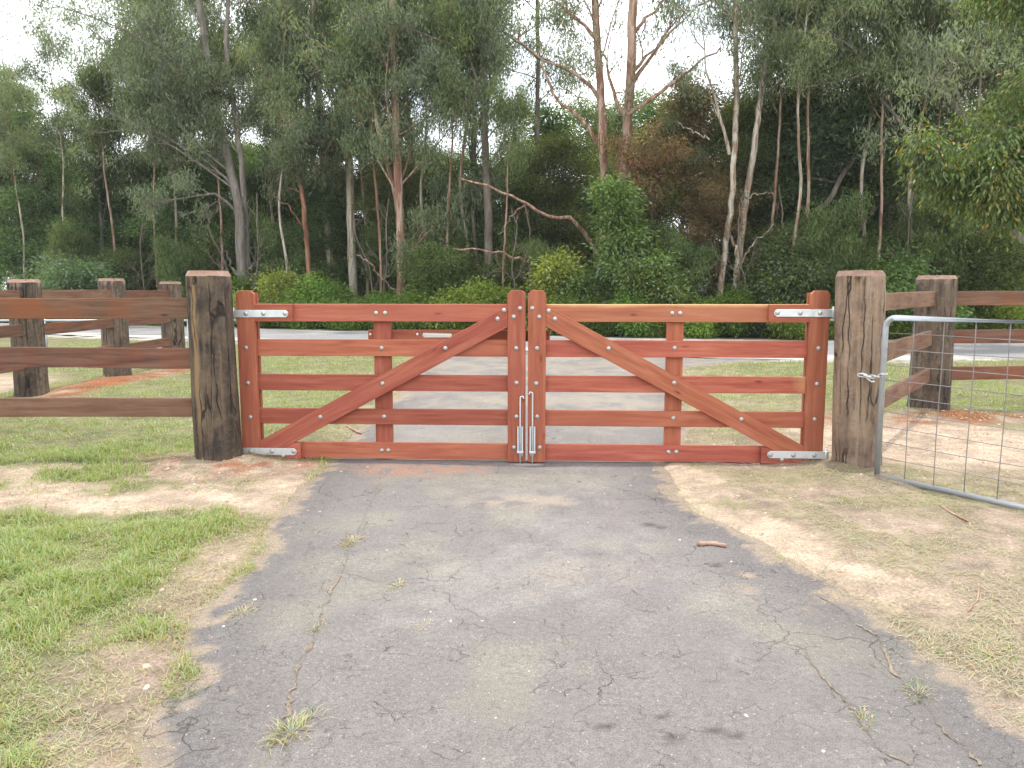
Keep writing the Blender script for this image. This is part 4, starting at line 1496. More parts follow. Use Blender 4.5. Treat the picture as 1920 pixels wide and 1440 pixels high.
Y = 28.0
t = px_trunk([(912, 575), (916, 470), (914, 380), (910, 290), (906, 160), (900, 0)], Y, 19, 13, 17, 8)
t2 = px_trunk([(903, 565), (893, 480), (886, 400), (884, 370)], Y + 0.6, 9, 4, None, 9)
make_tree('gum_tree', 'straight grey-brown gum just left of where the two gates meet', [t, t2], GUM,
          [dict(trunk=0, nl=9, z0=7.2, z1=16, L=4.0, el=46), dict(trunk=1, nl=4, z0=4, z1=5, L=1.6, el=30)], ns=5, seed=16, bark=B_brown, group=TG,
          extra=[(px_line([(908, 210), (890, 150), (872, 60), (860, 0)], Y, Y - 0.4), 0.07, True), (px_line([(912, 215), (925, 130), (930, 50)], Y, Y), 0.06, True), (px_line([(895, 200), (850, 150), (800, 120)], Y, Y - 1), 0.06, True)])

t = px_trunk([(1010, 500), (1009, 380), (1007, 250), (1009, 110), (1007, 0)], 30.5, 12, 8, 16, 10)
make_tree('gum_tree', 'thin straight grey gum above the meeting gate stiles', [t], dict(GUM, n=24),
          [dict(nl=9, z0=8.6, z1=15, L=3.2, el=40)], ns=4, nt=3, seed=17, bark=B_grey, group=TG, extra=[(px_line([(1008, 110), (960, 70), (910, 30), (870, 5)], 30.5, 29.5), 0.05, False), (px_line([(1015, 110), (1060, 130), (1095, 140)], 30.5, 30), 0.05, True)])

Y = 26.5
t = px_trunk([(1122, 560), (1130, 470), (1133, 380), (1130, 270), (1124, 130), (1115, 0)], Y, 21, 14, 18, 12)
make_tree('gum_tree', 'pink-barked gum with a long pale limb sweeping low over the gate middle', [t], dict(GUM, n=24),
          [dict(nl=9, z0=8.0, z1=17, L=4.2, el=48)], ns=4, nt=3, seed=18, bark=B_pink, group=TG,
          extra=[(px_line([(1118, 475), (1098, 435), (1068, 412), (1030, 405), (990, 385), (960, 368), (915, 352), (862, 335)], Y, Y - 2.2), 0.075, False),
                 (px_line([(1130, 275), (1090, 225), (1040, 180), (1012, 120)], Y, Y - 0.5), 0.085, False), (px_line([(1128, 190), (1085, 140), (1020, 110), (960, 65)], Y, Y - 0.8), 0.075, True),
                 (px_line([(1125, 80), (1080, 30), (1040, 0)], Y, Y), 0.08, True), (px_line([(985, 385), (960, 400), (935, 440)], Y - 1, Y - 1), 0.03, False), (px_line([(1010, 500), (975, 484), (930, 472), (850, 466)], Y, Y - 1.5), 0.055, False)])

Y = 25.6
t = px_trunk([(1160, 560), (1163, 430), (1168, 340), (1177, 230), (1184, 110), (1187, 0)], Y, 24, 17, 18, 13)
make_tree('gum_tree', 'pale pink gum rising out of the leafy green climber, limbs fanning against the sky', [t], dict(GUM, n=24),
          [dict(nl=9, z0=9.0, z1=17, L=4.6, el=52)], ns=4, nt=3, seed=19, bark=B_pink, group=TG,
          extra=[(px_line([(1180, 215), (1215, 190), (1265, 150), (1310, 120), (1350, 90)], Y, Y - 0.8), 0.075, False), (px_line([(1178, 170), (1215, 110), (1255, 60), (1310, 10)], Y, Y - 0.5), 0.085, True),
                 (px_line([(1182, 140), (1230, 90), (1280, 20)], Y, Y + 0.5), 0.07, True), (px_line([(1170, 215), (1150, 170), (1140, 120), (1150, 50)], Y, Y), 0.08, True), (px_line([(1190, 60), (1230, 20), (1260, -20)], Y, Y), 0.07, True), (px_line([(1178, 290), (1215, 260), (1240, 230)], Y, Y - .4), 0.03, False)])

Y = 24.4
t = px_trunk([(1350, 570), (1357, 480), (1370, 400), (1376, 300), (1380, 180), (1380, 60), (1382, 0)], Y, 14, 10, 15, 14)
t2 = px_trunk([(1374, 570), (1384, 500), (1392, 420), (1402, 350), (1415, 270), (1424, 190), (1445, 80), (1462, 0)], Y + 0.2, 17, 8, 14, 15)
make_tree('gum_tree', 'pair of slim cream stems with peeling bark, standing close together', [t, t2], dict(GUM, n=32),
          [dict(trunk=0, nl=7, z0=7.6, z1=14, L=2.8, el=50), dict(trunk=1, nl=8, z0=7.0, z1=13, L=2.6, el=48)], ns=4, nt=3, seed=20, bark=B_pale, group=TG,
          extra=[(px_line([(1384, 490), (1372, 450), (1366, 400)], Y, Y), 0.06, False), (px_line([(1385, 500), (1410, 460), (1450, 420)], Y, Y - .3), 0.04, False), (px_line([(1398, 370), (1425, 362), (1450, 363)], Y, Y - .5), 0.03, False), (px_line([(1368, 290), (1345, 215), (1320, 130), (1315, 40)], Y, Y), 0.06, True), (px_line([(1330, 262), (1300, 250), (1270, 225)], Y, Y - .4), 0.03, False)])

Y = 25.5
t = px_trunk([(1525, 425), (1555, 375), (1578, 330), (1600, 300), (1622, 268), (1618, 220)], Y, 13, 7, None, 16, base=False)
t = (np.concatenate([[np.array((t[0][0][0] - 0.5, Y, -0.1))], t[0]]), np.concatenate([[0.12], t[1]]))
make_tree('gum_tree', 'crooked grey tree curving to one side under a flat dark crown', [t], dict(DARK, n=50),
          [dict(nl=8, z0=4.6, z1=6.8, L=2.8, el=30)], ns=5, seed=21, bark=B_brown, group='lower trees under the gums',
          extra=[(px_line([(1578, 325), (1560, 280), (1545, 255)], Y, Y), 0.06, True), (px_line([(1570, 345), (1540, 338), (1495, 322)], Y, Y - .4), 0.035, False), (px_line([(1595, 300), (1635, 270), (1650, 230)], Y, Y), 0.05, True)])

Y = 26.5
t = px_trunk([(1662, 500), (1667, 400), (1670, 300), (1668, 250)], Y, 10, 7, 9, 17)
make_tree('gum_tree', 'short upright brown tree behind the gap beside the grey-brown post', [t], OLIVE, [dict(nl=9, z0=4.5, z1=8.5, L=2.2, el=38)], seed=22, bark=B_brown, group='lower trees under the gums')

Y = 24.0
t = px_trunk([(1860, 545), (1872, 490), (1890, 440), (1880, 330), (1850, 260), (1800, 215), (1760, 150), (1720, 60), (1690, -20)], Y, 18, 11, 13.5, 18, ybend=0.1)
make_tree('gum_tree', 'mottled gum at the far side, trunk bending over to a high feathery crown', [t], GUM,
          [dict(nl=16, z0=6.5, z1=13, L=4.4, el=35, up=0.2)], ns=5, seed=23, bark=B_grey, group=TG,
          extra=[(px_line([(1780, 315), (1720, 270), (1670, 210), (1630, 150), (1600, 90)], Y, Y - .5), 0.085, True), (px_line([(1810, 230), (1790, 150), (1770, 60)], Y, Y), 0.07, True), (px_line([(1690, 270), (1672, 235), (1640, 180)], Y, Y), 0.05, False)])

# broad-leaved tree closer on the right, its leaning trunk just inside the frame
Y = 17.5
t = px_trunk([(1990, 540), (1965, 490), (1920, 452), (1845, 385), (1770, 325), (1720, 290)], Y, 15, 7, None, 19, ybend=0.05)
t = (np.concatenate([t[0][:1] + np.array((0.5, 0, 0)), t[0][1:]]), t[1])
t2 = px_trunk([(2000, 540), (2010, 380), (2000, 200), (1995, 0)], Y + 0.3, 16, 10, 9.5, 20)
make_tree('broadleaf_tree', 'yellow-green broad-leaved tree leaning in at the edge beyond the wire gate', [t2, t], YELLOW,
          [dict(trunk=0, nl=24, z0=3.3, z1=9.3, L=2.1, el=18, az=math.pi * 0.95, azs=1.3), dict(trunk=1, nl=8, z0=2.9, z1=4.8, L=1.0, el=35)], ns=5, nt=4, seed=24, bark=B_grey)

# ---- shared kinds for the lower wood
def proto_trunk(h, r, lean, seed, k=6):
    rng = np.random.default_rng(seed)
    z = np.linspace(-0.1, h, k)
    P = np.stack([np.cumsum(rng.normal(lean, 0.14, k)), np.cumsum(rng.normal(0, 0.14, k)), z], -1)
    P[0, :2] = 0
    return P, np.linspace(r, 0.02, k)


def proto(name, kind, leaf, h, L, nl, z0, seed, bark, ns=5, nt=4, el=28, top=0.5, stems=1, lean=0.05, r=0.11):
    tr = [proto_trunk(h * (1 - 0.12 * i), r * (1 - 0.2 * i), lean * (1 if i % 2 == 0 else -2), seed + i) for i in range(stems)]
    lm = [dict(trunk=i, nl=nl // stems, z0=z0, z1=h * 0.97 * (1 - 0.12 * i), L=L, el=el, top=top) for i in range(stems)]
    return make_tree(name, '', tr, leaf, lm, ns=ns, nt=nt, seed=seed, bark=bark, org=(0, 0, 0), mat=M_leaf)


P_dark = [proto('understorey_tree', 'd', DARK, 8.2, 3.0, 16, 1.2, 201, B_brown), proto('understorey_tree', 'd', DARK, 7.2, 3.2, 15, 0.9, 205, B_brown, stems=2)]
P_olive = [proto('understorey_tree', 'o', OLIVE, 8.8, 2.7, 15, 1.5, 211, B_brown, el=38), proto('understorey_tree', 'o', OLIVE, 7.0, 2.5, 15, 0.8, 215, B_grey, el=35, stems=2)]
P_rust = [proto('understorey_tree', 'r', RUST, 8.0, 2.5, 14, 1.0, 221, B_brown, el=40, nt=3), proto('understorey_tree', 'r', RUST, 7.2, 2.4, 14, 0.8, 225, B_brown, el=36, nt=3, stems=2)]
P_gum = [proto('gum_tree', 'g', GUM, 16, 4.0, 14, 6.0, 231, B_pale, el=42, r=0.17, lean=0.12), proto('gum_tree', 'g', dict(GUM, col=(0.095, 0.13, 0.075)), 14, 3.6, 15, 4.5, 235, B_grey, el=42, r=0.15, lean=-0.1)]
P_sap = [proto('gum_sapling', 's', dict(GUM2, n=40, col=(0.15, 0.21, 0.095), alt=(0.22, 0.28, 0.10)), 4.6, 1.7, 14, 0.9, 261, B_brown, ns=5, nt=4, el=32, r=0.05, stems=2), proto('gum_sapling', 's', dict(OLIVE, n=46, col=(0.15, 0.205, 0.08)), 4.0, 1.6, 14, 0.7, 265, B_brown, ns=5, nt=4, el=30, r=0.05)]
P_pole = [proto('slim_gum', 'p', dict(GUM, n=40), 13, 2.4, 9, 7.5, 271, B_pale, el=48, r=0.075, lean=0.05, nt=3), proto('slim_gum', 'p', dict(GUM2, n=40), 11.5, 2.2, 9, 6.5, 275, B_pink, el=48, r=0.065, lean=-0.06, nt=3)]
P_bare = [proto('bare_sapling', 'b', None, 5.0, 1.7, 9, 1.2, 241, B_brown, el=35, r=0.045, stems=2)]
P_shrub = [proto('roadside_shrub', 's', dict(FRESH, n=44, col=(0.20, 0.29, 0.07), alt=(0.32, 0.38, 0.09)), 1.1, 0.95, 12, 0.05, 251, B_brown, ns=4, nt=4, el=32, top=0.7, r=0.03), proto('roadside_shrub', 's', dict(FRESH, n=44, col=(0.14, 0.23, 0.06), alt=(0.22, 0.30, 0.07)), 1.3, 1.0, 12, 0.05, 255, B_brown, ns=4, nt=4, el=38, top=0.6, r=0.03)]
used = set()


def place(protos, i, x, y, s, rz, label, group, cat='tree', sz=None):
    p = protos[i % len(protos)]
    if p.name not in used:
        o = p
        used.add(p.name)
    else:
        o = copy_tree(p)
    o.location = (x, y, 0)
    o.rotation_euler = (0, 0, rz)
    o.scale = (s, s, sz or s)
    o['label'], o['category'], o['group'] = label, cat, group
    return o


def edge_y(x):
    return float(np.interp(x, RF[:, 0], RF[:, 1]))


rg = np.random.default_rng(77)
# front row of lower trees: kind chosen by where the photograph shows it
ROW = [(-24.5, 3.0, 'd', 1.15), (-21.5, 2.6, 'd', 1.05), (-18.3, 2.2, 'd', 0.85), (-16.2, 4.2, 'd', 1.0), (-14.2, 2.0, 'd', 0.80), (-12.4, 3.4, 'd', 0.95), (-10.6, 2.0, 'd', 0.72), (-9.0, 4.0, 'o', 0.95), (-7.4, 2.6, 'd', 0.70), (-5.9, 3.8, 'o', 0.9), (-4.3, 2.8, 'o', 0.72), (-2.9, 3.4, 'o', 0.85), (-1.4, 2.6, 'd', 0.70), (0.2, 3.8, 'o', 0.78), (1.6, 4.6, 'o', 0.8), (4.75, 1.3, 'r', 0.86), (5.9, 2.4, 'r', 0.98), (6.5, 0.8, 'r', 0.62), (8.3, 3.4, 'o', 0.9), (9.6, 2.6, 'd', 0.72), (10.9, 3.9, 'd', 0.95), (12.4, 2.4, 'd', 0.75), (13.8, 3.2, 'o', 0.95), (15.6, 2.6, 'd', 0.9), (17.6, 3.5, 'o', 1.0)]
LBL = {'d': ('dark green leafy tree filling the lower wood behind the roadside shrubs', 'dark lower trees of the wood'),
       'o': ('olive green small-leaved tree in the lower wood between the gum trunks', 'olive lower trees of the wood'),
       'r': ('rusty brown-leaved bushy tree beside the pair of cream stems', 'rusty bushy trees')}
for k, (x, dy_, kd, s) in enumerate(ROW):
    pr = {'d': P_dark, 'o': P_olive, 'r': P_rust}[kd]
    place(pr, k, x, edge_y(x) + dy_ + 2.4, s, rg.uniform(0, 6.28), *LBL[kd])
# second and third rows, deeper and taller
for k, x in enumerate(np.arange(-30, 24, 3.0)):
    xx = x + rg.uniform(-0.7, 0.7)
    pr = (P_dark, P_olive)[k % 2]
    place(pr, k // 2, xx * 1.1, edge_y(xx) + rg.uniform(9.0, 12.0), rg.uniform(0.85, 1.12), rg.uniform(0, 6.28),
          'shaded tree deep in the wood seen between the front trunks', 'trees deep in the wood')
for k, x in enumerate(np.arange(-36, 30, 5.2)):
    xx = x + rg.uniform(-1, 1)
    place((P_olive, P_dark)[k % 2], k // 2, xx * 1.15, edge_y(xx) + rg.uniform(15, 20), rg.uniform(0.95, 1.3), rg.uniform(0, 6.28),
          'shaded tree deep in the wood seen between the front trunks', 'trees deep in the wood')
# taller gums standing behind the named ones
for k, (x, dd, s) in enumerate([(-25, 5, 0.8), (-21.5, 6, 0.72), (-28, 9, 0.9), (-18.6, 3.4, 0.72), (-16.8, 8, 0.95), (-14.6, 4.4, 0.82), (-13, 8, 1.0), (-9.5, 8, 1.05), (-7.6, 6, 0.95), (-5.2, 6.5, 1.0), (-3.2, 6, 0.95), (-2.2, 9, 1.05), (9.4, 6, 0.85), (11.0, 8, 1.0), (12.6, 5, 0.9), (14.4, 7, 1.05), (16.4, 6, 1.0), (18.5, 6, 1.0)]):
    place(P_gum, k, x, edge_y(x) + dd, s * (1.22 if -17 < x < -2 or x > 9 else 1.0), rg.uniform(0, 6.28), 'tall thin gum standing further back in the wood', 'gums further back')
for k, (u_, dd, sc_) in enumerate([(140, 3.0, 0.9), (300, 2.6, 1.0), (515, 3.4, 1.05), (690, 4.5, 1.1), (60, 2.4, 0.8), (225, 2.4, 0.95), (345, 3.2, 1.0), (425, 2.2, 0.95), (535, 2.2, 0.9), (715, 2.4, 1.0), (800, 3.4, 0.95), (840, 2.6, 0.95), (868, 3.4, 1.05), (945, 2.6, 0.7), (1290, 4.6, 0.62), (1440, 3.2, 0.95), (1480, 2.0, 0.85), (1505, 2.6, 1.0), (1600, 3.0, 1.0), (1640, 2.0, 0.9), (1690, 2.4, 0.95), (1725, 3.2, 1.0), (1790, 2.2, 0.85), (1830, 2.6, 1.0)]):
    x = (u_ - 960) / FPX * 27
    for _ in range(4):
        x = (u_ - 960) / FPX * (edge_y(x) + dd)
    place(P_pole, k, x, edge_y(x) + dd, sc_, rg.uniform(0, 6.28), 'slim pale pole-like gum', 'slim pole gums')
SAP = [(-19.5, 1.8, 0.85), (-17.0, 2.6, 0.8), (-13.6, 1.6, 0.7), (-11.9, 4.2, 0.95), (-9.4, 3.6, 0.9), (-8.0, 5.4, 1.0), (-5.3, 4.6, 0.9), (-2.6, 1.9, 0.75), (-1.9, 4.4, 0.9), (0.1, 4.2, 0.75), (1.4, 2.6, 0.62), (4.6, 3.4, 0.85), (5.6, 3.0, 0.7), (8.4, 3.2, 0.85), (9.4, 1.9, 0.85), (10.8, 2.8, 0.75), (12.6, 2.2, 0.9), (14.4, 1.9, 0.8)]
for k, (x, dd, sc_) in enumerate(SAP):
    place(P_sap, k, x, edge_y(x) + dd, sc_, rg.uniform(0, 6.28), 'leafy green sapling at the sunny front edge of the wood', 'saplings at the front of the wood', 'sapling')
for k, x in enumerate([-15, -10.2, -4.8, 0.4, 7.9, 11.6]):
    place(P_bare, k, x, edge_y(x) + rg.uniform(1.2, 2.6), rg.uniform(0.6, 1.05), rg.uniform(0, 6.28), 'leafless grey twiggy sapling in the shade of the wood', 'bare saplings', 'sapling')
# low shrubs along the far shoulder
xs_sh = np.arange(-24, 19, 0.86)
for k, x in enumerate(xs_sh):
    xx = x + rg.uniform(-0.3, 0.3)
    place(P_shrub, int(rg.integers(0, 2)), xx, edge_y(xx) + 1.25 + rg.uniform(-0.15, 0.5), (rg.uniform(0.45, 0.8) if rg.uniform() < 0.85 else rg.uniform(0.9, 1.15)), rg.uniform(0, 6.28),
          'low bright green shrub in the strip along the far edge of the road', 'shrubs along the far road edge', 'shrub')


def bush(name, label, x, y, h, w, leaf, seed, stems=3, nl=15, step=0.1, gap=0.25):
    tr = []
    for i in range(stems):
        P, r = proto_trunk(h * (1 - step * i), 0.035, 0.0, seed + i)
        P = P + np.array((x + (i - (stems - 1) / 2) * gap, y + 0.1 * i, 0))
        tr.append((P, r))
    return make_tree(name, label, tr, leaf, [dict(trunk=i, nl=nl // stems, z0=0.15, z1=h * (1 - step * i) * 0.95, L=w, el=25, top=0.55) for i in range(stems)], ns=4, nt=4, seed=seed, bark=B_brown, cat='shrub')


p = at(1180, 560, Y=25.0)
bush('climber_shrub', 'tall bright green leafy climber bush smothering the pale pink gum', p[0] + 0.55, 24.7, 4.7, 0.85, dict(VINE, n=38, sig=(0.24, 0.24, 0.15)), 301, 3, 36, 0.24, 0.40)
p = at(1045, 560, Y=25.2)
bush('leafy_bush', 'lime green bush above the meeting gate stiles', p[0], 25.2, 2.4, 0.8, LIME, 311)
p = at(1095, 570, Y=24.9)
bush('leafy_bush', 'mid green bush between the lime bush and the climber', p[0], 24.9, 1.7, 0.85, FRESH, 312)
p = at(572, 570, Y=29.2)
bush('leafy_bush', 'small lime green bush at the foot of the red-barked leaning tree', p[0], 29.2, 1.75, 0.6, LIME, 321)
p = at(1225, 570, Y=24.2)
bush('leafy_bush', 'rounded green bush at the foot of the climber', p[0], 24.2, 1.9, 0.9, FRESH, 331)
p = at(1480, 560, Y=23.6)
bush('leafy_bush', 'spreading green bush beside the hinge of the gate leaf by the grey-brown post', p[0], 23.6, 2.3, 1.5, dict(FRESH, col=(0.085, 0.125, 0.035)), 341)
p = at(1690, 560, Y=23.0)
bush('leafy_bush', 'fresh green bush seen between the two log posts beyond the wire gate', p[0], 23.0, 1.9, 1.1, VINE, 351)
p = at(120, 560, Y=31)
bush('leafy_bush', 'wide green bush behind the receding brown fence', p[0], 31.6, 2.4, 1.9, dict(DARK, n=36), 361, 3, 18)

# ---------------------------------------------------------------- grass, straw, litter
rq = np.random.default_rng(5)


def blades(x, y, h, w, lean, col, two=True):
    n = len(x)
    z = ground_z(x, y) - 0.004
    a = rq.uniform(0, 2 * np.pi, n)
    ldir = np.stack([np.cos(a), np.sin(a), a * 0], -1)
    b = a + rq.uniform(0.9, 2.2, n)
    sd = np.stack([np.cos(b), np.sin(b), b * 0], -1)
    B = np.stack([x, y, z], -1)
    M1 = B + ldir * (h * lean * 0.35)[:, None] + np.array((0, 0, 1.0)) * (h * 0.58 * np.clip(1.15 - lean * 0.5, 0.12, 1))[:, None]
    T1 = B + ldir * (h * lean)[:, None] + np.array((0, 0, 1.0)) * (h * np.clip(1.05 - lean * 0.75, 0.06, 1))[:, None]
    hw = (w / 2)[:, None]
    if two:
        V = np.stack([B - sd * hw, B + sd * hw, M1 + sd * hw * 0.85, M1 - sd * hw * 0.85, T1 + sd * hw * 0.15, T1 - sd * hw * 0.15], 1)
        k = (np.arange(n) * 6)[:, None]
        Q = np.concatenate([k + np.array([[0, 1, 2, 3]]), k + np.array([[3, 2, 4, 5]])])
        rep = 6
    else:
        V = np.stack([B - sd * hw, B + sd * hw, T1 + sd * hw * 0.2, T1 - sd * hw * 0.2], 1)
        Q = np.arange(n * 4).reshape(n, 4)
        rep = 4
    return V.reshape(-1, 3), Q, np.repeat(col, rep, 0)


def sample(n, x0, x1, y0, y1):
    return rq.uniform(x0, x1, n), rq.uniform(y0, y1, n)


def in_view(x, y, m=0.25):
    return (np.abs(x) < y * 0.666 * 1.02 + m)


def grass_col(n, g, st):
    lush = np.stack([rq.uniform(0.25, 0.38, n), rq.uniform(0.34, 0.45, n), rq.uniform(0.085, 0.145, n)], -1)
    olive = np.stack([rq.uniform(0.32, 0.45, n), rq.uniform(0.36, 0.46, n), rq.uniform(0.13, 0.20, n)], -1)
    dry = np.stack([rq.uniform(0.40, 0.56, n), rq.uniform(0.35, 0.46, n), rq.uniform(0.18, 0.27, n)], -1)
    r = rq.uniform(0, 1, n)
    pd = np.clip(st * 0.6 * (1.1 - g * 0.75), 0.06, 0.9)
    po = 0.40
    return np.where((r < pd)[:, None], dry, np.where((r < pd + po * (1 - pd))[:, None], olive, lush))


Vs, Qs, Cs, off = [], [], [], 0


def push(V, Q, C):
    global off
    Vs.append(V)
    Qs.append(Q + off)
    Cs.append(C)
    off += len(V)


def sow(n, x0, x1, y0, y1, hmin, hmax, w, two):
    x, y = sample(n, x0, x1, y0, y1)
    g, st, sa, rd, sh, ff = cover(x, y)
    s = drive_sd(x, y)
    clump = sstep(fbm(x * 4.5, y * 4.5, 91, 3), 0.30, 0.62)
    prob = np.clip(g * (0.35 + 0.8 * clump), 0, 1) * (s > 0.02) * (1 - ff)
    k = (rq.uniform(0, 1, n) < prob) & in_view(x, y) & (road_sd(x, y) > 0.25)
    for px, py, pr in ((-2.43, 6.30, 0.19), (2.76, 6.04, 0.19), (4.86, 8.88, 0.22), (-6.45, 10.3, 0.22), (-6.45, 12.6, 0.22), (-6.45, 14.7, 0.22)):
        k &= np.hypot(x - px, y - py) > pr
    x, y, g, st, clump = x[k], y[k], g[k], st[k], clump[k]
    h = rq.uniform(hmin, hmax, len(x)) * (0.45 + 0.75 * clump) * (0.6 + 0.5 * g)
    ww = rq.uniform(0.7, 1.3, len(x)) * w
    lean = rq.uniform(0.3, 1.35, len(x))
    push(*blades(x, y, h, ww, lean, grass_col(len(x), g, st), two))


sow(105000, -3.6, -0.9, 1.9, 4.7, 0.025, 0.085, 0.0040, True)
def turf(n, x0, x1, y0, y1):
    x, y = sample(n, x0, x1, y0, y1)
    g, st, sa, rd, sh, ff = cover(x, y)
    dl = np.interp(y, DL[:, 0], DL[:, 1]) - x
    edge = 1 - sstep(dl + (fbm(x * 3, y * 3, 98, 3) - 0.5) * 0.5, 0.12, 0.62)
    k = (drive_sd(x, y) > 0.03) & in_view(x, y) & (rq.uniform(0, 1, n) < np.clip(0.75 - sa * 1.1 - rd - 0.35 * edge, 0.02, 1)) & (fbm(x * 6, y * 6, 97, 3) > 0.33)
    k &= np.hypot(x + 2.46, y - 6.3) > 0.3
    x, y, edge = x[k], y[k], edge[k]
    m = len(x)
    low = sstep(3.4 - y, 0, 0.8)
    push(*blades(x, y, rq.uniform(0.020, 0.050, m), rq.uniform(0.0026, 0.0042, m), rq.uniform(0.7, 1.6, m), grass_col(m, 0.55 - 0.5 * edge, 0.75 + 0.35 * low + 0.7 * edge), False))


turf(210000, -3.4, -0.9, 1.9, 4.6)
turf(60000, -4.0, -1.0, 4.6, 6.4)
sow(52000, -4.8, -1.2, 4.7, 6.9, 0.035, 0.09, 0.005, True)
sow(20000, 1.1, 5.2, 2.2, 7.2, 0.02, 0.06, 0.005, True)
sow(130000, -8.5, 7.5, 6.9, 12, 0.03, 0.075, 0.008, False)
sow(115000, -12, 11, 12, 24, 0.03, 0.085, 0.015, False)
link('grass', mesh_np('grass', np.concatenate(Vs), np.concatenate(Qs), np.concatenate(Cs), M_grass), label='green and drying grass growing on the verges', kind='stuff')

# cut straw and dead stalks lying on the ground
Vs, Qs, Cs, off = [], [], [], 0


def strew(n, x0, x1, y0, y1, ln, w, dens):
    x, y = sample(n, x0, x1, y0, y1)
    g, st, sa, rd, sh, ff = cover(x, y)
    s = drive_sd(x, y)
    cl = sstep(fbm(x * 2.6, y * 3.4, 95, 4), 0.46, 0.60)
    k = (rq.uniform(0, 1, n) < np.clip(st * dens * (0.05 + cl), 0, 1)) & (s > -0.02 - 0.05 * (rq.uniform(0, 1, n) < 0.15)) & in_view(x, y)
    for px, py, pr in ((-2.43, 6.30, 0.20), (2.76, 6.04, 0.20), (4.86, 8.88, 0.23)):
        k &= np.hypot(x - px, y - py) > pr
    x, y = x[k], y[k]
    m = len(x)
    a = rq.uniform(0, np.pi, m)
    L = rq.uniform(0.4, 1.2, m) * ln
    dxy = np.stack([np.cos(a), np.sin(a)], -1) * L[:, None] / 2
    p0, p1 = np.stack([x, y], -1) - dxy, np.stack([x, y], -1) + dxy
    z0 = np.maximum(ground_z(p0[:, 0], p0[:, 1]), 0) + rq.uniform(0.001, 0.012, m)
    z1 = np.maximum(ground_z(p1[:, 0], p1[:, 1]), 0) + rq.uniform(0.001, 0.016, m)
    sd = np.stack([-np.sin(a), np.cos(a)], -1) * w / 2
    V = np.stack([np.c_[p0 - sd, z0], np.c_[p0 + sd, z0], np.c_[p1 + sd * 0.5, z1], np.c_[p1 - sd * 0.5, z1]], 1).reshape(-1, 3)
    c = np.stack([rq.uniform(0.38, 0.55, m), rq.uniform(0.35, 0.48, m), rq.uniform(0.21, 0.30, m)], -1) * rq.uniform(0.7, 1.1, (m, 1))
    push(V, np.arange(m * 4).reshape(m, 4), np.repeat(c, 4, 0))


strew(150000, 1.0, 5.2, 2.0, 7.3, 0.062, 0.0024, 0.8)
strew(60000, -3.6, -0.9, 1.9, 6.6, 0.05, 0.0024, 0.4)
strew(16000, -3, 6, 6.6, 10, 0.10, 0.005, 0.5)
link('straw', mesh_np('straw', np.concatenate(Vs), np.concatenate(Qs), np.concatenate(Cs), M_straw), label='dry cut stalks strewn over the bare verge soil', kind='stuff')

# loose stones and crumbs of soil
def stones(n, pts_fn, smin, smax, cols, name, label):
    V, Q, C, o_ = [], [], [], 0
    x, y, z = pts_fn(n)
    m = len(x)
    base = np.array([(-1, -1, -.5), (1, -1, -.5), (1, 1, -.5), (-1, 1, -.5), (-.6, -.6, .6), (.6, -.6, .6), (.6, .6, .6), (-.6, .6, .6)])
    q = np.array([(0, 1, 5, 4), (1, 2, 6, 5), (2, 3, 7, 6), (3, 0, 4, 7), (4, 5, 6, 7)])
    s = smin + (smax - smin) * rq.uniform(0, 1, m) ** 3
    v = base[None] * (1 + rq.normal(0, 0.22, (m, 8, 3))) * s[:, None, None] * np.array((1, 0.8, 0.6))
    a = rq.uniform(0, 6.28, m)
    ca, sa_ = np.cos(a)[:, None], np.sin(a)[:, None]
    vx, vy = v[..., 0] * ca - v[..., 1] * sa_, v[..., 0] * sa_ + v[..., 1] * ca
    v = np.stack([vx + x[:, None], vy + y[:, None], v[..., 2] + z[:, None]], -1)
    Qq = (np.arange(m)[:, None, None] * 8 + q[None]).reshape(-1, 4)
    ci = np.array(cols)[rq.integers(0, len(cols), m)] * rq.uniform(0.75, 1.2, (m, 1))
    link(name, mesh_np(name, v.reshape(-1, 3), Qq, np.repeat(ci, 8, 0), M_straw), label=label, kind='stuff')


def soil_pts(n):
    x, y = sample(n, -4.5, 6.2, 2.2, 13)
    g, st, sa, rd, sh, ff = cover(x, y)
    s = drive_sd(x, y)
    w = np.clip(1.0 - g * 1.5, 0, 1) * np.clip(0.2 + rd + 0.5 * np.maximum(blob(x, y, 3.6, 6.8, 1.8, 1.5, .4), blob(x, y, -2.3, 6.0, 0.9, 0.5, .5)), 0, 1)
    k = (rq.uniform(0, 1, n) < w) & (s > 0.03) & in_view(x, y)
    x, y = x[k], y[k]
    return x, y, ground_z(x, y)


stones(46000, soil_pts, 0.003, 0.017, [(0.48, 0.36, 0.25), (0.42, 0.29, 0.19), (0.56, 0.45, 0.34), (0.40, 0.22, 0.13)], 'soil_crumbs', 'loose crumbs of sandy and red soil on the bare ground')


def road_pts(n):
    x, y = sample(n, -1.6, 2.0, 1.9, 12)
    k = (drive_sd(x, y) < -0.02) & in_view(x, y)
    x, y = x[k], y[k]
    return x, y, drive_z(x, y)


stones(520, road_pts, 0.0022, 0.009, [(0.55, 0.50, 0.44), (0.62, 0.57, 0.50), (0.42, 0.32, 0.24)], 'loose_gravel', 'scattered pale grit on the asphalt driveway')


def litter_pts():
    pass


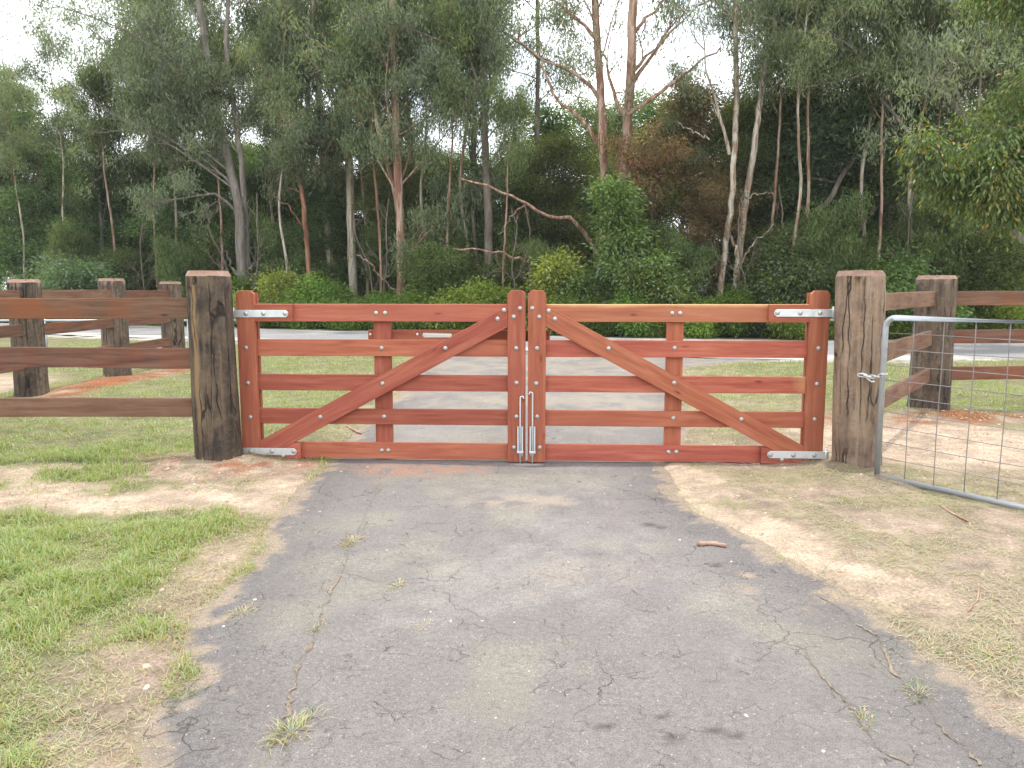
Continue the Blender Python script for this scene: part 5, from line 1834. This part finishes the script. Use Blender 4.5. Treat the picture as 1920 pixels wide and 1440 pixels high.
# tufts growing through the asphalt, each one a thing
def tuft(label, u, v, n, h, w, spread, dry, name='grass_tuft', lean=(0.6, 1.35)):
    p = at(u, v, z=0.0)
    x = p[0] + rq.normal(0, spread, n)
    y = p[1] + rq.normal(0, spread * 1.9, n)
    x = x + (y - p[1]) * 0.35
    a = np.arctan2(y - p[1], x - p[0]) + rq.normal(0, 0.7, n)
    hh = rq.uniform(0.3, 1.1, n) * h * 0.8
    ln = rq.uniform(*lean, n)
    ld = np.stack([np.cos(a), np.sin(a), a * 0], -1)
    sd = np.stack([-np.sin(a), np.cos(a), a * 0], -1) * w / 2
    B = np.stack([x, y, drive_z(x, y) - 0.002], -1)
    M1 = B + ld * (hh * ln * 0.4)[:, None] + np.array((0, 0, 1)) * (hh * 0.5 * np.clip(1.2 - ln * 0.6, 0.1, 1))[:, None]
    T1 = B + ld * (hh * ln)[:, None] + np.array((0, 0, 1)) * (hh * np.clip(1.0 - ln * 0.72, 0.05, 1))[:, None]
    V = np.stack([B - sd, B + sd, M1 + sd * .8, M1 - sd * .8, T1 + sd * .15, T1 - sd * .15], 1)
    k = (np.arange(n) * 6)[:, None]
    Q = np.concatenate([k + np.array([[0, 1, 2, 3]]), k + np.array([[3, 2, 4, 5]])])
    c = np.stack([rq.uniform(0.42, 0.62, n), rq.uniform(0.38, 0.52, n), rq.uniform(0.20, 0.30, n)], -1)
    gr = np.stack([rq.uniform(0.14, 0.24, n), rq.uniform(0.22, 0.30, n), rq.uniform(0.05, 0.09, n)], -1)
    c = np.where((rq.uniform(0, 1, n) < dry)[:, None], c, gr)
    org = np.array((p[0], p[1], 0))
    link(name, mesh_np(name, V.reshape(-1, 3) - org, Q, np.repeat(c, 6, 0), M_grass), None, org, (0, 0, 0), label, 'grass tuft', 'tufts growing through the driveway')


tuft('pale dry grass tuft at the far end of the long crack', 657, 1018, 110, 0.075, 0.0035, 0.024, 0.8)
tuft('largest straw-coloured tuft, in the long crack near the front', 547, 1372, 170, 0.075, 0.003, 0.024, 0.75)
tuft('small uprooted bleached grass clump lying on the open asphalt', 748, 1098, 40, 0.06, 0.0032, 0.010, 1.0, lean=(0.9, 1.4))
tuft('little dry tuft near the grassy edge of the asphalt', 452, 1150, 70, 0.06, 0.003, 0.018, 0.9)
tuft('green tuft with a red stem base on the asphalt edge', 346, 1308, 60, 0.04, 0.003, 0.017, 0.1)
bpy.context.view_layer.update()
[o for o in COL.objects if o.get('label', '').startswith('green tuft')][0]['label'] = 'small bright green tuft at the broken asphalt edge on the grassy side'
tuft('yellowish spreading tuft in the crack on the sandy side', 1722, 1300, 90, 0.055, 0.0028, 0.020, 0.55)
tuft('small mixed green and straw tuft on the thin crack', 1622, 1352, 70, 0.045, 0.0028, 0.014, 0.5)
tuft('low weedy tuft halfway along the long crack', 592, 1180, 70, 0.035, 0.003, 0.014, 0.7)
tuft('tiny straw scrap on the asphalt beyond the uprooted clump', 795, 1172, 14, 0.05, 0.003, 0.010, 1.0, lean=(1.0, 1.4))
tuft('small weed where sand meets asphalt beside the drifted sand', 1490, 1045, 50, 0.045, 0.003, 0.020, 0.5)

# fallen stick on the driveway and twigs on the dirt
M_stick = bark_mat('stick_bark', [(0.3, (0.22, 0.12, 0.085)), (0.5, (0.36, 0.22, 0.16)), (0.7, (0.46, 0.32, 0.25))])


def stick(name, label, px, r, cat='stick', zoff=0.0):
    P = np.array([at(u, v, z=0.02) for u, v in px])
    org = np.array((P[0][0], P[0][1], 0))
    P[:, 2] = [max(ground_z(np.array([q[0]]), np.array([q[1]]))[0], drive_z(np.array([q[0]]), np.array([q[1]]))[0]) + r * 0.9 + zoff for q in P]
    t = np.linspace(0, len(P) - 1, 9)
    S = np.stack([np.interp(t, np.arange(len(P)), P[:, i]) for i in range(3)], -1)
    S[1:-1] += rq.normal(0, r * 0.25, (7, 3)) * np.array((1, 1, 0.3))
    rr = r * (1 + 0.18 * np.sin(np.arange(9) * 2.1))
    rr[-1] *= 0.7
    return link(name, MB().tube(S - org, rr, 9).mesh(name, M_stick, True), None, org, (0, 0, 0), label, cat)


stick('stick', 'short reddish broken stick lying on the asphalt', [(1309, 1018), (1332, 1016), (1352, 1019), (1362, 1020)], 0.0125)
stick('stick', 'thin grey twig lying on the dirt below the wire gate', [(1764, 955), (1790, 972), (1815, 985)], 0.006)
stick('stick', 'dark dead stalk standing in the straw at the edge', [(1815, 1150), (1832, 1128), (1836, 1105)], 0.004)
stick('stick', 'small dark twig behind the gate on the grass edge', [(650, 800), (662, 806), (678, 812)], 0.010)


# ---------------------------------------------------------------- say which lower tree is which by what it stands beside
MARKS = [(40, 'the first stout post of the receding fence'), (215, 'the second stout post of the receding fence'), (390, 'the dark gate post'), (470, 'the grey twin-stemmed gum'), (578, 'the red-barked leaning tree'),
         (660, 'the thicker pale column gum'), (752, 'the forked red and pale gum'), (830, 'the middle of the dark-post gate leaf'), (912, 'the straight grey-brown gum'), (1010, 'the thin straight grey gum'), (1128, 'the pink-barked gum'),
         (1240, 'the leafy climber bush'), (1370, 'the pair of cream stems'), (1470, 'the hinge end of the other gate leaf'), (1560, 'the crooked grey tree'), (1620, 'the grey-brown gate post'), (1760, 'the post behind the wire gate'), (1880, 'the wire gate mesh')]
KIND = {'dark lower trees of the wood': 'dark green leafy tree', 'olive lower trees of the wood': 'olive small-leaved tree', 'rusty bushy trees': 'rusty brown bushy tree',
        'saplings at the front of the wood': 'leafy green sapling', 'gums further back': 'tall background gum', 'slim pole gums': 'slim pole-like gum', 'bare saplings': 'leafless grey sapling'}
buckets = {}
for o in COL.objects:
    g_ = o.get('group')
    if o.parent is None and g_ in KIND:
        x_, y_ = o.location.x, o.location.y
        u_ = 960 + FPX * x_ / (y_ * CT)
        if u_ < -60:
            lab = KIND[g_] + ' at the far edge past the receding fence'
        elif u_ > 1960:
            lab = KIND[g_] + ' at the far edge past the wire gate'
        else:
            um, mk = min(MARKS, key=lambda q: abs(q[0] - u_))
            side = 'directly behind' if abs(um - u_) < 14 else ('just left of' if u_ < um else 'just right of')
            lab = '%s %s %s' % (KIND[g_], side, mk)
        buckets.setdefault(lab, []).append(o)
for lab, os_ in buckets.items():
    os_.sort(key=lambda o: o.location.y)
    names = [''] if len(os_) == 1 else ['nearer ', 'farther '] if len(os_) == 2 else ['nearest ', 'middle '] + ['farthest '] * (len(os_) - 2)
    for o, n in zip(os_, names):
        o['label'] = n + lab

# ---------------------------------------------------------------- thin summer haze in the air
M_haze = bpy.data.materials.new('haze')
M_haze.use_nodes = True
hn = M_haze.node_tree
hn.nodes.clear()
ho = hn.nodes.new('ShaderNodeOutputMaterial')
hv = hn.nodes.new('ShaderNodeVolumePrincipled')
hv.inputs['Color'].default_value = (0.92, 0.96, 1.0, 1)
hv.inputs['Density'].default_value = 0.00045
hn.links.new(hv.outputs[0], ho.inputs['Volume'])
hb = MB().prism([(-320, -2), (320, -2), (320, 26), (-320, 26)], -80, 420)
link('haze', hb.mesh('haze', M_haze), kind='stuff', label='thin pale haze in the air over the whole place')
scene.cycles.volume_bounces = 0
